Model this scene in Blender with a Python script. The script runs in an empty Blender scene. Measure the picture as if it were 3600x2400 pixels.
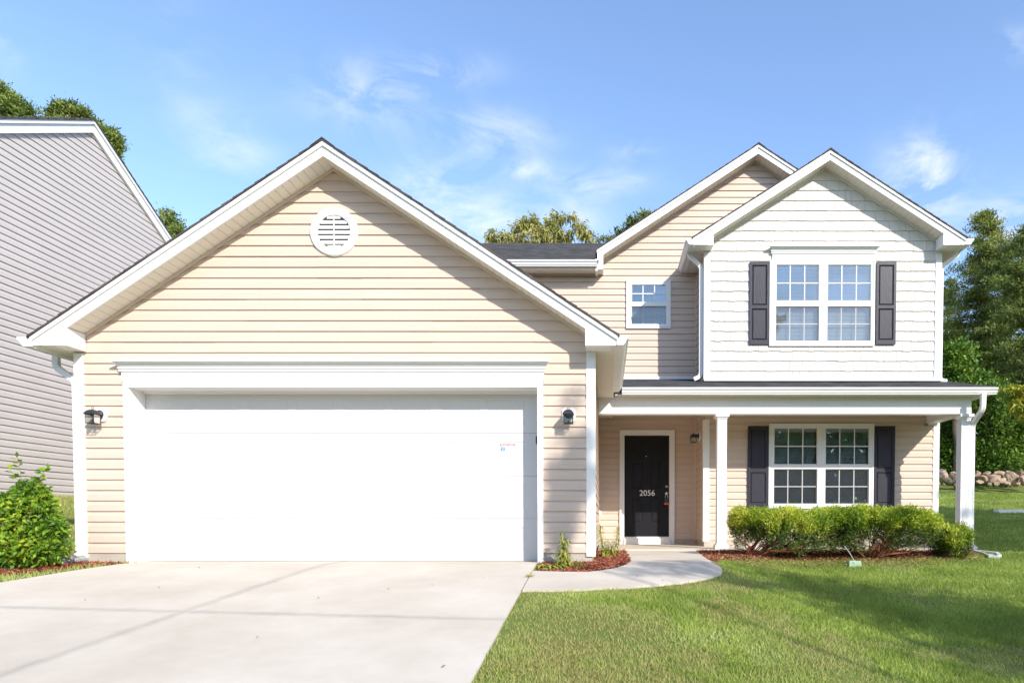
import bpy, bmesh, math, random
import numpy as np
from mathutils import Vector, Matrix, noise as mnoise
R = math.radians
C = bpy.context.scene.collection
SC = bpy.context.scene

# ------------------------------------------------------------------ camera
# metres; garage floor is z = 0, the camera stands at x = 0, y = 0 looking along +y
FPX, XCP, HZN, EYE, PIT = 2300.0, 2130.0, 1825.0, 0.523, R(1.6)
YCP = HZN + FPX * math.tan(PIT)
cam_d = bpy.data.cameras.new('camera'); cam = bpy.data.objects.new('camera', cam_d); C.objects.link(cam)
cam.location = (0, 0, EYE); cam.rotation_euler = (R(90) - PIT, 0, 0)
cam_d.sensor_width = 36; cam_d.lens = 36 * FPX / 3600
cam_d.shift_x = (1800 - XCP) / 3600; cam_d.shift_y = (YCP - 1200) / 3600
cam_d.clip_start = 0.1; cam_d.clip_end = 3000
SC.camera = cam

def W(x, y, Y):
    """photo pixel (3600 x 2400) -> world (X, Z) on the upright plane at depth Y"""
    u = (x - XCP) / FPX; v = (YCP - y) / FPX
    d = math.cos(PIT) + v * math.sin(PIT)
    return u * Y / d, EYE + Y * (v * math.cos(PIT) - math.sin(PIT)) / d
def WX(x, y, Y): return W(x, y, Y)[0]
def WZ(y, Y): return W(XCP, y, Y)[1]

# ------------------------------------------------------------------ light
SUNV = Vector((0.70, -1.0, 0.735)).normalized()
elev = math.asin(SUNV.z); az = math.atan2(SUNV.x, SUNV.y)
sun_d = bpy.data.lights.new('sun', 'SUN'); sun = bpy.data.objects.new('sun', sun_d); C.objects.link(sun)
sun.rotation_euler = SUNV.to_track_quat('Z', 'Y').to_euler(); sun.location = (10, -14, 12)
sun_d.energy = 2.5; sun_d.angle = R(0.55); sun_d.color = (1.0, 0.95, 0.87)

w = bpy.data.worlds.new('World'); SC.world = w; w.use_nodes = True
nt = w.node_tree; N = nt.nodes; L = nt.links
for n in list(N): N.remove(n)
out = N.new('ShaderNodeOutputWorld'); bg = N.new('ShaderNodeBackground'); sky = N.new('ShaderNodeTexSky')
sky.sky_type = 'NISHITA'; sky.sun_disc = False; sky.sun_elevation = elev; sky.sun_rotation = az
sky.air_density = 1.0; sky.dust_density = 0.4; sky.ozone_density = 2.6
tc = N.new('ShaderNodeTexCoord')
def wm(op, a, b=None, c=None, clamp=False):
    n = N.new('ShaderNodeMath'); n.operation = op; n.use_clamp = clamp
    for i, q in enumerate((a, b, c)):
        if q is None: continue
        if isinstance(q, (int, float)): n.inputs[i].default_value = q
        else: L.new(q, n.inputs[i])
    return n.outputs[0]
sep = N.new('ShaderNodeSeparateXYZ'); L.new(tc.outputs['Generated'], sep.inputs[0])
ydiv = wm('MAXIMUM', sep.outputs[1], 0.05)
U = wm('DIVIDE', sep.outputs[0], ydiv); V = wm('DIVIDE', sep.outputs[2], ydiv)
nz = N.new('ShaderNodeTexNoise'); nz.inputs['Scale'].default_value = 8.5; nz.inputs['Detail'].default_value = 8
nz.inputs['Roughness'].default_value = 0.62; nz.inputs['Distortion'].default_value = 0.45
mp = N.new('ShaderNodeMapping'); L.new(tc.outputs['Generated'], mp.inputs[0]); mp.inputs['Scale'].default_value = (1.1, 1.0, 2.3)
mp.inputs['Rotation'].default_value = (0, R(-24), 0)
L.new(mp.outputs[0], nz.inputs['Vector'])
dens = None
CL = [(1290, 325, 150, 75, 1.0), (1560, 250, 120, 40, .7), (1700, 480, 150, 60, 1.0), (1520, 640, 140, 50, .75), (1850, 593, 60, 26, .8),
      (2110, 640, 130, 34, .8), (2215, 535, 60, 26, .6), (3250, 640, 95, 120, 1.5), (1660, 780, 150, 70, 1.1), (2020, 790, 90, 70, .9),
      (3560, 800, 110, 90, 1.3), (830, 545, 100, 60, .6), (15, 150, 50, 90, .6), (3580, 150, 60, 40, .7), (620, 180, 90, 120, .3), (720, 420, 120, 60, .4)]
for (px, py, rx, ry, a) in CL:
    u = (px - XCP) / FPX; v = (YCP - py) / FPX; d = math.cos(PIT) + v * math.sin(PIT)
    uu = u / d; vv = (v * math.cos(PIT) - math.sin(PIT)) / d
    e = wm('ADD', wm('POWER', wm('DIVIDE', wm('SUBTRACT', U, uu), rx * 1.25 / FPX), 2.0), wm('POWER', wm('DIVIDE', wm('SUBTRACT', V, vv), ry * 1.25 / FPX), 2.0))
    g = wm('MULTIPLY', wm('POWER', 2.718, wm('MULTIPLY', e, -0.9)), a)
    dens = g if dens is None else wm('ADD', dens, g)
nn = wm('MULTIPLY', wm('SUBTRACT', nz.outputs[0], 0.43), 4.4, clamp=True)
cl = wm('MULTIPLY', nn, dens, clamp=True)
low = wm('MULTIPLY', wm('SUBTRACT', 0.36, V, clamp=True), 0.6, clamp=True)
back = wm('LESS_THAN', sep.outputs[1], 0.05)
clb = wm('MULTIPLY', wm('MULTIPLY', nn, 0.45), back)
fac = wm('MAXIMUM', wm('MULTIPLY', cl, 0.62), wm('MAXIMUM', clb, wm('MULTIPLY', low, wm('SUBTRACT', 1.0, back))), clamp=True)
mixc = N.new('ShaderNodeMix'); mixc.data_type = 'RGBA'
L.new(fac, mixc.inputs[0])
SKYMUL = N.new('ShaderNodeMix'); SKYMUL.data_type = 'RGBA'; SKYMUL.blend_type = 'MULTIPLY'; SKYMUL.inputs[0].default_value = 1
L.new(sky.outputs[0], SKYMUL.inputs[6]); SKYMUL.inputs[7].default_value = (.93, .925, .95, 1)
L.new(SKYMUL.outputs[2], mixc.inputs[6]); mixc.inputs[7].default_value = (3.3, 3.45, 3.55, 1)
L.new(mixc.outputs[2], bg.inputs[0]); bg.inputs[1].default_value = 0.15
L.new(bg.outputs[0], out.inputs[0])

SC.view_settings.view_transform = 'Standard'; SC.view_settings.look = 'None'
SC.view_settings.exposure = 1.2; SC.view_settings.gamma = 1
SC.cycles.max_bounces = 8; SC.cycles.transparent_max_bounces = 12

# ------------------------------------------------------------------ materials
MATS = {}
def mat(name, col, rough=0.6, var=0.0, scale=8.0, bump=0.0, bscale=60.0, spec=0.4, metal=0.0, var2=None, stretch=(1, 1, 1)):
    m = bpy.data.materials.new(name); m.use_nodes = True; t = m.node_tree; b = t.nodes['Principled BSDF']
    b.inputs['Roughness'].default_value = rough; b.inputs['Metallic'].default_value = metal
    b.inputs['Specular IOR Level'].default_value = spec
    b.inputs['Base Color'].default_value = (*col, 1)
    g = t.nodes.new('ShaderNodeNewGeometry'); mp = t.nodes.new('ShaderNodeMapping'); mp.inputs['Scale'].default_value = stretch
    t.links.new(g.outputs['Position'], mp.inputs[0])
    if var:
        n = t.nodes.new('ShaderNodeTexNoise'); n.inputs['Scale'].default_value = scale; n.inputs['Detail'].default_value = 6; n.inputs['Roughness'].default_value = .6
        t.links.new(mp.outputs[0], n.inputs['Vector'])
        r = t.nodes.new('ShaderNodeValToRGB'); r.color_ramp.elements[0].position = .3; r.color_ramp.elements[1].position = .72
        c2 = var2 or tuple(c * (1 - var) for c in col)
        r.color_ramp.elements[0].color = (*c2, 1); r.color_ramp.elements[1].color = (*[min(1, c * (1 + var * .4)) for c in col], 1)
        t.links.new(n.outputs[0], r.inputs[0]); t.links.new(r.outputs[0], b.inputs['Base Color'])
    if bump:
        n = t.nodes.new('ShaderNodeTexNoise'); n.inputs['Scale'].default_value = bscale; n.inputs['Detail'].default_value = 5
        t.links.new(mp.outputs[0], n.inputs['Vector'])
        bp = t.nodes.new('ShaderNodeBump'); bp.inputs['Strength'].default_value = bump; bp.inputs['Distance'].default_value = .01
        t.links.new(n.outputs[0], bp.inputs['Height']); t.links.new(bp.outputs[0], b.inputs['Normal'])
    MATS[name] = m
    return m
def leafmat(name, cols, trans=0.25, rough=0.55, nscale=1.5, spec=.3):
    """foliage: each leaf (mesh island) takes its own colour out of the ramp, clumps vary with position"""
    m = bpy.data.materials.new(name); m.use_nodes = True; t = m.node_tree; b = t.nodes['Principled BSDF']; o = t.nodes['Material Output']
    g = t.nodes.new('ShaderNodeNewGeometry'); n = t.nodes.new('ShaderNodeTexNoise'); n.inputs['Scale'].default_value = nscale; n.inputs['Detail'].default_value = 3
    t.links.new(g.outputs['Position'], n.inputs['Vector'])
    a = t.nodes.new('ShaderNodeMath'); a.operation = 'MULTIPLY_ADD'; a.inputs[1].default_value = .55
    s = t.nodes.new('ShaderNodeMath'); s.operation = 'MULTIPLY_ADD'; s.inputs[1].default_value = 1.5; s.inputs[2].default_value = -.52
    t.links.new(n.outputs[0], s.inputs[0]); t.links.new(g.outputs['Random Per Island'], a.inputs[0]); t.links.new(s.outputs[0], a.inputs[2])
    r = t.nodes.new('ShaderNodeValToRGB'); e = r.color_ramp.elements
    while len(e) < len(cols): e.new(0.5)
    for i, c in enumerate(cols): e[i].position = i / (len(cols) - 1); e[i].color = (*c, 1)
    t.links.new(a.outputs[0], r.inputs[0]); t.links.new(r.outputs[0], b.inputs['Base Color'])
    b.inputs['Roughness'].default_value = rough; b.inputs['Specular IOR Level'].default_value = spec
    tr = t.nodes.new('ShaderNodeBsdfTranslucent'); t.links.new(r.outputs[0], tr.inputs[0])
    mx = t.nodes.new('ShaderNodeMixShader'); mx.inputs[0].default_value = trans
    t.links.new(b.outputs[0], mx.inputs[1]); t.links.new(tr.outputs[0], mx.inputs[2]); t.links.new(mx.outputs[0], o.inputs[0])
    MATS[name] = m
    return m
SID = mat('beige_vinyl', (.618, .494, .401), .55, .05, 2.0, .12, 90, .3, stretch=(.5, 1, 4))
TRIMB = mat('beige_trim', (.64, .52, .40), .5, .04, 4)
GREY = mat('grey_vinyl', (.555, .50, .475), .55, .05, 2.0, .12, 90, .3)
WHT = mat('white_trim', (.80, .79, .77), .45, .03, 3, .05, 60, .35)
DOORW = mat('white_door', (.60, .595, .585), .42, .02, 2, .06, 120, .35)
SOFF = mat('cream_soffit', (.76, .71, .62), .55, .04, 5)
SHAKE = mat('white_shake', (.70, .655, .60), .6, .09, 9, .5, 55, .3, stretch=(6, 6, .8))
FND = mat('foundation', (.50, .44, .37), .9, .14, 5, .5, 60)
SHUT = mat('black_shutter', (.032, .030, .042), .42, .12, 20, .25, 60, .34, stretch=(1, 1, .15))
DARKM = mat('dark_metal', (.028, .026, .03), .45, .2, 20, 0, 60, .5)
DOORB = mat('black_door', (.010, .010, .013), .5, .1, 10, .2, 70, .22)
STEEL = mat('satin_nickel', (.75, .73, .70), .28, 0, 8, 0, 60, .5, 1.0)
SILV = mat('number_silver', (.85, .84, .80), .4)
ORNG = mat('orange_plastic', (.85, .10, .02), .4)
RED = mat('red_print', (.72, .05, .06), .5); BLUE = mat('blue_print', (.06, .20, .60), .5); PAPER = mat('paper', (.84, .84, .85), .6); VIO = mat('violet_print', (.45, .45, .75), .6)
BLIND = mat('blind_slat', (.80, .80, .78), .5)
ROOM = mat('room_wall', (.45, .42, .38), .8)
BARK = mat('bark', (.17, .115, .08), .9, .45, 6, .8, 25, stretch=(3, 3, .6))
RBARK = mat('red_bark', (.36, .13, .06), .9, .5, 12, .8, 40, var2=(.12, .05, .03))
DEADW = mat('twig_wood', (.33, .25, .17), .9, .4, 20)
ROCKM = mat('pale_rock', (.50, .37, .27), .9, .45, 3.0, 1.0, 9, var2=(.17, .10, .06))
GBOX = mat('green_utility', (.34, .45, .30), .6, .1, 20)
PIPEM = mat('grey_pipe', (.33, .33, .32), .7, .25, 25)
SPLASH = mat('splash_concrete', (.62, .62, .58), .85, .2, 12, .3, 60)
ASPH = mat('asphalt', (.06, .06, .06), .9, .2, 4, .5, 60)

def shingle(name, c1, c2, sc):
    m = bpy.data.materials.new(name); m.use_nodes = True; t = m.node_tree; b = t.nodes['Principled BSDF']
    g = t.nodes.new('ShaderNodeNewGeometry')
    mp = t.nodes.new('ShaderNodeMapping'); mp.inputs['Scale'].default_value = sc; t.links.new(g.outputs['Position'], mp.inputs[0])
    n = t.nodes.new('ShaderNodeTexNoise'); n.inputs['Scale'].default_value = 1.0; n.inputs['Detail'].default_value = 5; t.links.new(mp.outputs[0], n.inputs['Vector'])
    n2 = t.nodes.new('ShaderNodeTexNoise'); n2.inputs['Scale'].default_value = 160; t.links.new(g.outputs['Position'], n2.inputs['Vector'])
    r = t.nodes.new('ShaderNodeValToRGB'); r.color_ramp.elements[0].position = .35; r.color_ramp.elements[1].position = .68
    r.color_ramp.elements[0].color = (*c1, 1); r.color_ramp.elements[1].color = (*c2, 1); t.links.new(n.outputs[0], r.inputs[0])
    t.links.new(r.outputs[0], b.inputs['Base Color']); b.inputs['Roughness'].default_value = .95; b.inputs['Specular IOR Level'].default_value = .25
    bp = t.nodes.new('ShaderNodeBump'); bp.inputs['Strength'].default_value = .6; bp.inputs['Distance'].default_value = .01
    t.links.new(n2.outputs[0], bp.inputs['Height']); t.links.new(bp.outputs[0], b.inputs['Normal'])
    return m
ROOF = shingle('asphalt_shingle', (.046, .047, .052), (.105, .104, .110), (3.2, 9, 9))
ROOFG = shingle('asphalt_shingle_gable', (.05, .04, .042), (.12, .095, .09), (3, 3, 3))

def glassmat(name, refl, tint):
    m = bpy.data.materials.new(name); m.use_nodes = True; t = m.node_tree; o = t.nodes['Material Output']
    t.nodes.remove(t.nodes['Principled BSDF'])
    gl = t.nodes.new('ShaderNodeBsdfGlossy'); gl.inputs['Roughness'].default_value = 0.02; gl.inputs[0].default_value = (*tint, 1)
    tr = t.nodes.new('ShaderNodeBsdfTransparent'); tr.inputs[0].default_value = (.80, .86, .88, 1)
    lw = t.nodes.new('ShaderNodeLayerWeight'); lw.inputs[0].default_value = .35
    ma = t.nodes.new('ShaderNodeMath'); ma.operation = 'MULTIPLY_ADD'; ma.inputs[1].default_value = .8; ma.inputs[2].default_value = refl; ma.use_clamp = True
    t.links.new(lw.outputs['Fresnel'], ma.inputs[0])
    n = t.nodes.new('ShaderNodeTexNoise'); n.inputs['Scale'].default_value = 1.6; bp = t.nodes.new('ShaderNodeBump'); bp.inputs['Strength'].default_value = .03; bp.inputs['Distance'].default_value = .05
    t.links.new(n.outputs[0], bp.inputs['Height']); t.links.new(bp.outputs[0], gl.inputs['Normal'])
    mx = t.nodes.new('ShaderNodeMixShader'); t.links.new(ma.outputs[0], mx.inputs[0]); t.links.new(tr.outputs[0], mx.inputs[1]); t.links.new(gl.outputs[0], mx.inputs[2])
    t.links.new(mx.outputs[0], o.inputs[0]); return m
GLASS = glassmat('window_glass', .20, (.80, .92, 1.0))
LGLASS = glassmat('lantern_glass', .06, (1, 1, 1))
def screenmat():
    m = bpy.data.materials.new('insect_screen'); m.use_nodes = True; t = m.node_tree; o = t.nodes['Material Output']; b = t.nodes['Principled BSDF']
    b.inputs['Base Color'].default_value = (.05, .05, .055, 1); tr = t.nodes.new('ShaderNodeBsdfTransparent'); mx = t.nodes.new('ShaderNodeMixShader'); mx.inputs[0].default_value = .74
    t.links.new(b.outputs[0], mx.inputs[1]); t.links.new(tr.outputs[0], mx.inputs[2]); t.links.new(mx.outputs[0], o.inputs[0]); return m
SCRN = screenmat()

def concrete(name, joints=()):
    m = bpy.data.materials.new(name); m.use_nodes = True; t = m.node_tree; b = t.nodes['Principled BSDF']
    g = t.nodes.new('ShaderNodeNewGeometry')
    def nd(sc, det, st=(1, 1, 1)):
        mp = t.nodes.new('ShaderNodeMapping'); mp.inputs['Scale'].default_value = st; t.links.new(g.outputs['Position'], mp.inputs[0])
        n = t.nodes.new('ShaderNodeTexNoise'); n.inputs['Scale'].default_value = sc; n.inputs['Detail'].default_value = det; n.inputs['Roughness'].default_value = .65
        t.links.new(mp.outputs[0], n.inputs['Vector']); return n.outputs[0]
    def ma(op, a, b_=None, c=None, cl=False):
        n = t.nodes.new('ShaderNodeMath'); n.operation = op; n.use_clamp = cl
        for i, q in enumerate((a, b_, c)):
            if q is None: continue
            if isinstance(q, (int, float)): n.inputs[i].default_value = q
            else: t.links.new(q, n.inputs[i])
        return n.outputs[0]
    r = t.nodes.new('ShaderNodeValToRGB'); e = r.color_ramp.elements
    e[0].position = .33; e[0].color = (.50, .435, .355, 1); e[1].position = .66; e[1].color = (.61, .545, .465, 1)
    t.links.new(nd(.9, 8), r.inputs[0])
    sp = t.nodes.new('ShaderNodeValToRGB'); sp.color_ramp.elements[0].position = .70; sp.color_ramp.elements[1].position = .80
    sp.color_ramp.elements[0].color = (0, 0, 0, 1); sp.color_ramp.elements[1].color = (1, 1, 1, 1); t.links.new(nd(7.0, 3, (1, 2, 1)), sp.inputs[0])
    dark = ma('MULTIPLY', sp.outputs[0], .16)
    sepn = t.nodes.new('ShaderNodeSeparateXYZ'); t.links.new(g.outputs['Position'], sepn.inputs[0])
    wob = ma('MULTIPLY', ma('SUBTRACT', nd(5.0, 5), .5), .10)
    brk = nd(1.3, 5)
    for (x0, y0, x1, y1, wd, st) in joints:
        dx, dy = x1 - x0, y1 - y0; l = math.hypot(dx, dy); nx, ny = -dy / l, dx / l
        d = ma('ADD', ma('ADD', ma('MULTIPLY', sepn.outputs[0], nx), ma('MULTIPLY', sepn.outputs[1], ny)), -(x0 * nx + y0 * ny))
        d = ma('ABSOLUTE', ma('ADD', d, wob))
        k = ma('SUBTRACT', 1.0, ma('DIVIDE', d, wd), None, True)
        k = ma('MULTIPLY', ma('MULTIPLY', k, st), ma('MULTIPLY', brk, 1.6))
        dark = ma('MAXIMUM', dark, k)
    mx = t.nodes.new('ShaderNodeMix'); mx.data_type = 'RGBA'; mx.inputs[7].default_value = (.25, .235, .215, 1)
    t.links.new(dark, mx.inputs[0]); t.links.new(r.outputs[0], mx.inputs[6]); t.links.new(mx.outputs[2], b.inputs['Base Color'])
    b.inputs['Roughness'].default_value = .88; b.inputs['Specular IOR Level'].default_value = .2
    bp = t.nodes.new('ShaderNodeBump'); bp.inputs['Strength'].default_value = .25; bp.inputs['Distance'].default_value = .006
    t.links.new(nd(90, 3), bp.inputs['Height']); t.links.new(bp.outputs[0], b.inputs['Normal'])
    return m

# ------------------------------------------------------------------ mesh helpers
ORG = {}
class MB:
    def __init__(s): s.v = []; s.f = []
    def face(s, pts):
        n = len(s.v); s.v += [tuple(p) for p in pts]; s.f.append(tuple(range(n, n + len(pts))))
    def box(s, x0, x1, y0, y1, z0, z1):
        if x0 > x1: x0, x1 = x1, x0
        if y0 > y1: y0, y1 = y1, y0
        if z0 > z1: z0, z1 = z1, z0
        n = len(s.v)
        s.v += [(x0, y0, z0), (x1, y0, z0), (x1, y1, z0), (x0, y1, z0), (x0, y0, z1), (x1, y0, z1), (x1, y1, z1), (x0, y1, z1)]
        s.f += [tuple(n + i for i in q) for q in ((0, 3, 2, 1), (4, 5, 6, 7), (0, 1, 5, 4), (1, 2, 6, 5), (2, 3, 7, 6), (3, 0, 4, 7))]
    def prism(s, poly, fn, a, b):
        """poly: 2-D points; fn(p, q, t) -> xyz; extruded from t=a to t=b"""
        n = len(s.v); k = len(poly)
        s.v += [fn(p, q, a) for p, q in poly] + [fn(p, q, b) for p, q in poly]
        s.f.append(tuple(range(n, n + k))); s.f.append(tuple(range(n + 2 * k - 1, n + k - 1, -1)))
        for i in range(k):
            j = (i + 1) % k; s.f.append((n + i, n + j, n + k + j, n + k + i))
    def sweep(s, pts, prof, up=(0, 1, 0), closed=True):
        """prof: ring of (a, b) or list of rings, one per point; swept along pts"""
        P = [Vector(p) for p in pts]; n0 = len(s.v); m = None
        for i, p in enumerate(P):
            t = (P[min(i + 1, len(P) - 1)] - P[max(i - 1, 0)]).normalized()
            u = Vector(up); u = (u - t * u.dot(t)); u = u.normalized() if u.length > 1e-5 else t.orthogonal().normalized()
            r = t.cross(u); pr = prof[i] if isinstance(prof[0], list) else prof; m = len(pr)
            s.v += [tuple(p + r * a + u * b) for a, b in pr]
        for i in range(len(P) - 1):
            for j in range(m):
                k = (j + 1) % m; s.f.append((n0 + i * m + j, n0 + i * m + k, n0 + (i + 1) * m + k, n0 + (i + 1) * m + j))
        s.f.append(tuple(range(n0 + m - 1, n0 - 1, -1))); s.f.append(tuple(range(n0 + (len(P) - 1) * m, n0 + len(P) * m)))
    def tube(s, pts, rad, n=8, up=(0, 1, 0)):
        if not isinstance(rad, (list, tuple)): rad = [rad] * len(pts)
        s.sweep(pts, [[(r * math.cos(2 * math.pi * j / n), r * math.sin(2 * math.pi * j / n)) for j in range(n)] for r in rad], up)
    def lathe(s, prof, fn, n=24):
        """prof (radius, height); fn(a, b, h) -> xyz"""
        n0 = len(s.v); k = len(prof)
        for j in range(n):
            c, d = math.cos(2 * math.pi * j / n), math.sin(2 * math.pi * j / n)
            s.v += [fn(r * c, r * d, h) for r, h in prof]
        for j in range(n):
            q = (j + 1) % n
            for i in range(k - 1): s.f.append((n0 + j * k + i, n0 + q * k + i, n0 + q * k + i + 1, n0 + j * k + i + 1))
    def build(s, name, m, parent=None, label=None, smooth=False, **props):
        V_ = np.array(s.v, dtype=np.float32).reshape(-1, 3); c = (V_.min(0) + V_.max(0)) / 2
        if parent is None: c[2] = V_[:, 2].min()
        me = bpy.data.meshes.new(name); me.from_pydata((V_ - c).tolist(), [], s.f); me.update()
        me.materials.append(m)
        if smooth: me.polygons.foreach_set('use_smooth', [True] * len(me.polygons))
        bm = bmesh.new(); bm.from_mesh(me); bmesh.ops.recalc_face_normals(bm, faces=bm.faces); bm.to_mesh(me); bm.free()
        o = bpy.data.objects.new(name, me); C.objects.link(o); ORG[o.name] = Vector(c.tolist())
        if parent is not None: o.parent = parent; o.location = Vector(c.tolist()) - ORG[parent.name]
        else: o.location = c.tolist()
        if label: o['label'] = label
        for k_, v_ in props.items(): o[k_] = v_
        return o
def npmesh(name, verts, nper, m, parent=None, **props):
    """fast mesh out of equal-sized polygons: verts (n*nper, 3)"""
    verts = np.asarray(verts, np.float32).reshape(-1, 3); n = len(verts) // nper
    c = (verts.min(0) + verts.max(0)) / 2
    if parent is None: c[2] = verts[:, 2].min()
    me = bpy.data.meshes.new(name); me.vertices.add(n * nper); me.vertices.foreach_set('co', (verts - c).ravel())
    me.loops.add(n * nper); me.loops.foreach_set('vertex_index', np.arange(n * nper, dtype=np.int32))
    me.polygons.add(n); me.polygons.foreach_set('loop_start', np.arange(0, n * nper, nper, dtype=np.int32))
    try: me.polygons.foreach_set('loop_total', np.full(n, nper, dtype=np.int32))
    except Exception: pass
    me.update(calc_edges=True); me.materials.append(m)
    o = bpy.data.objects.new(name, me); C.objects.link(o); ORG[o.name] = Vector(c.tolist())
    if parent is not None: o.parent = parent; o.location = Vector(c.tolist()) - ORG[parent.name]
    else: o.location = c.tolist()
    for k_, v_ in props.items(): o[k_] = v_
    return o
def thing(name, label, cat, loc, group=None):
    o = bpy.data.objects.new(name, None); C.objects.link(o); o.location = loc; o.empty_display_size = .3; ORG[o.name] = Vector(loc)
    o['label'] = label; o['category'] = cat
    if group: o['group'] = group
    return o
def copy_part(o, parent, delta):
    """copy a part and its sub-parts, moved by delta in world space"""
    c = o.copy(); C.objects.link(c); c.parent = parent; c.location = o.location + Vector(delta); ORG[c.name] = ORG[o.name] + Vector(delta)
    for ch in list(o.children):
        d = ch.copy(); C.objects.link(d); d.parent = c; ORG[d.name] = ORG[ch.name] + Vector(delta)
    return c
FRONT = lambda Y: (lambda u, z, o: (u, Y - o, z))           # wall facing the camera
def SIDEW(X, s): return lambda u, z, o: (X + s * o, u, z)   # wall along y, facing s*x

def rects(r, holes):
    out_ = [r]
    for h in holes:
        nx = []
        for (a, b, c, d) in out_:
            if h[1] <= a or h[0] >= b or h[3] <= c or h[2] >= d: nx.append((a, b, c, d)); continue
            if h[0] > a: nx.append((a, h[0], c, d))
            if h[1] < b: nx.append((h[1], b, c, d))
            m0, m1 = max(a, h[0]), min(b, h[1])
            if h[2] > c: nx.append((m0, m1, c, h[2]))
            if h[3] < d: nx.append((m0, m1, h[3], d))
        out_ = nx
    return out_
def clip(poly, ol):
    """clip against a convex counter-clockwise outline"""
    for i in range(len(ol)):
        a, b = ol[i], ol[(i + 1) % len(ol)]; res = []
        f = lambda p: (b[0] - a[0]) * (p[1] - a[1]) - (b[1] - a[1]) * (p[0] - a[0])
        for j in range(len(poly)):
            p, q = poly[j], poly[(j + 1) % len(poly)]; fp, fq = f(p), f(q)
            if fp >= 0: res.append(p)
            if (fp > 0 and fq < 0) or (fp < 0 and fq > 0):
                t = fp / (fp - fq); res.append((p[0] + t * (q[0] - p[0]), p[1] + t * (q[1] - p[1])))
        poly = res
        if len(poly) < 3: return []
    return poly
def siding(mb, fr, ol, holes, z0, e=.1271, seed=1):
    rnd = random.Random(seed)
    us = [p[0] for p in ol]; zs = [p[1] for p in ol]; ua, ub, zt = min(us), max(us), max(zs)
    prof = [(0, .0185), (.10, .0175), (.58, .0135), (.70, .009), (.80, .0045), (1.0, .0025)]
    z = z0; k = 0
    while z < zt:
        j = rnd.uniform(-.0005, .0005)
        if k % 2 == 0: seam = [u_ for u_ in (ua + rnd.uniform(.5, 3.6) + 3.66 * q for q in range(5)) if u_ < ub]
        cuts = [ua] + seam + [ub]; k += 1
        for (f0, o0), (f1, o1) in zip(prof, prof[1:]):
            a, b = z + f0 * e, z + f1 * e
            for ci, r in [(ci, r) for ci in range(len(cuts) - 1) for r in rects((cuts[ci], cuts[ci + 1], a, b), holes)]:
                pl = clip([(r[0], r[2]), (r[1], r[2]), (r[1], r[3]), (r[0], r[3])], ol)
                if pl: mb.face([fr(u, q, j + .0022 * (ci % 2) + o0 + (o1 - o0) * (q - a) / (b - a)) for u, q in pl])
        for r in rects((ua, ub, z, z + 1e-4), holes):
            pl = clip([(r[0], r[2]), (r[1], r[2]), (r[1], r[3]), (r[0], r[3])], ol)
            if pl:
                a, b = min(p[0] for p in pl), max(p[0] for p in pl)
                mb.face([fr(a, z, .0), fr(b, z, .0), fr(b, z, .0185 + j), fr(a, z, .0185 + j)])
        z += e
def backing(mb, fr, ol, holes, t=.12):
    """solid sheathing behind the siding"""
    us = [p[0] for p in ol]; zs = [p[1] for p in ol]
    for r in rects((min(us), max(us), min(zs), max(zs)), holes):
        pl = clip([(r[0], r[2]), (r[1], r[2]), (r[1], r[3]), (r[0], r[3])], ol)
        if pl:
            n = len(mb.v); k = len(pl)
            mb.v += [fr(u, q, -.001) for u, q in pl] + [fr(u, q, -t) for u, q in pl]
            mb.f.append(tuple(range(n, n + k))); mb.f.append(tuple(range(n + k, n + 2 * k)))
            for i in range(k):
                j = (i + 1) % k; mb.f.append((n + i, n + j, n + k + j, n + k + i))

# ------------------------------------------------------------------ terrain
def sm(t): t = max(0.0, min(1.0, t)); return t * t * (3 - 2 * t)
def ground(x, y):
    brk = 7.9 + 2.2 * sm((x - .3) / 2.7)
    d = brk - y
    z = -.02
    if d > 0: z -= .122 * (d * d / (d + .35) if d < 12 else 12) if d < 12 else .122 * 11.66
    l = sm((-6.55 - x) / 4.1) * .93 * sm((y - 5.6) / 2.8)
    z += l
    if y > 11:
        q = min(y, 36) - 11
        z += (.03 * q + .004 * q * q) * max(sm((x - 6.3) / 1.6), sm((-6.7 - x) / 3) * .6, sm((y - 22) / 3))
    return z
def gp(px, py, y0=3.0, y1=70.0):
    """world point where the sight line through a photo pixel meets the ground"""
    f = lambda Y: (lambda q: q[1] - ground(q[0], Y))(W(px, py, Y))
    a = y0; fa = f(a)
    while a < y1:
        b = a + .1; fb = f(b)
        if fa > 0 >= fb or (fa < 0 <= fb):
            for _ in range(20):
                c = (a + b) / 2; fc = f(c)
                if (fc > 0) == (fa > 0): a, fa = c, fc
                else: b = c
            return W(px, py, a)[0], a
        a, fa = b, fb
    return W(px, py, y1)[0], y1
def inpoly(X, Y, poly):
    r = np.zeros(len(X), bool); n = len(poly)
    for i in range(n):
        x0, y0 = poly[i]; x1, y1 = poly[(i + 1) % n]
        c = ((y0 > Y) != (y1 > Y)) & (X < (x1 - x0) * (Y - y0) / ((y1 - y0) or 1e-9) + x0); r ^= c
    return r
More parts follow.
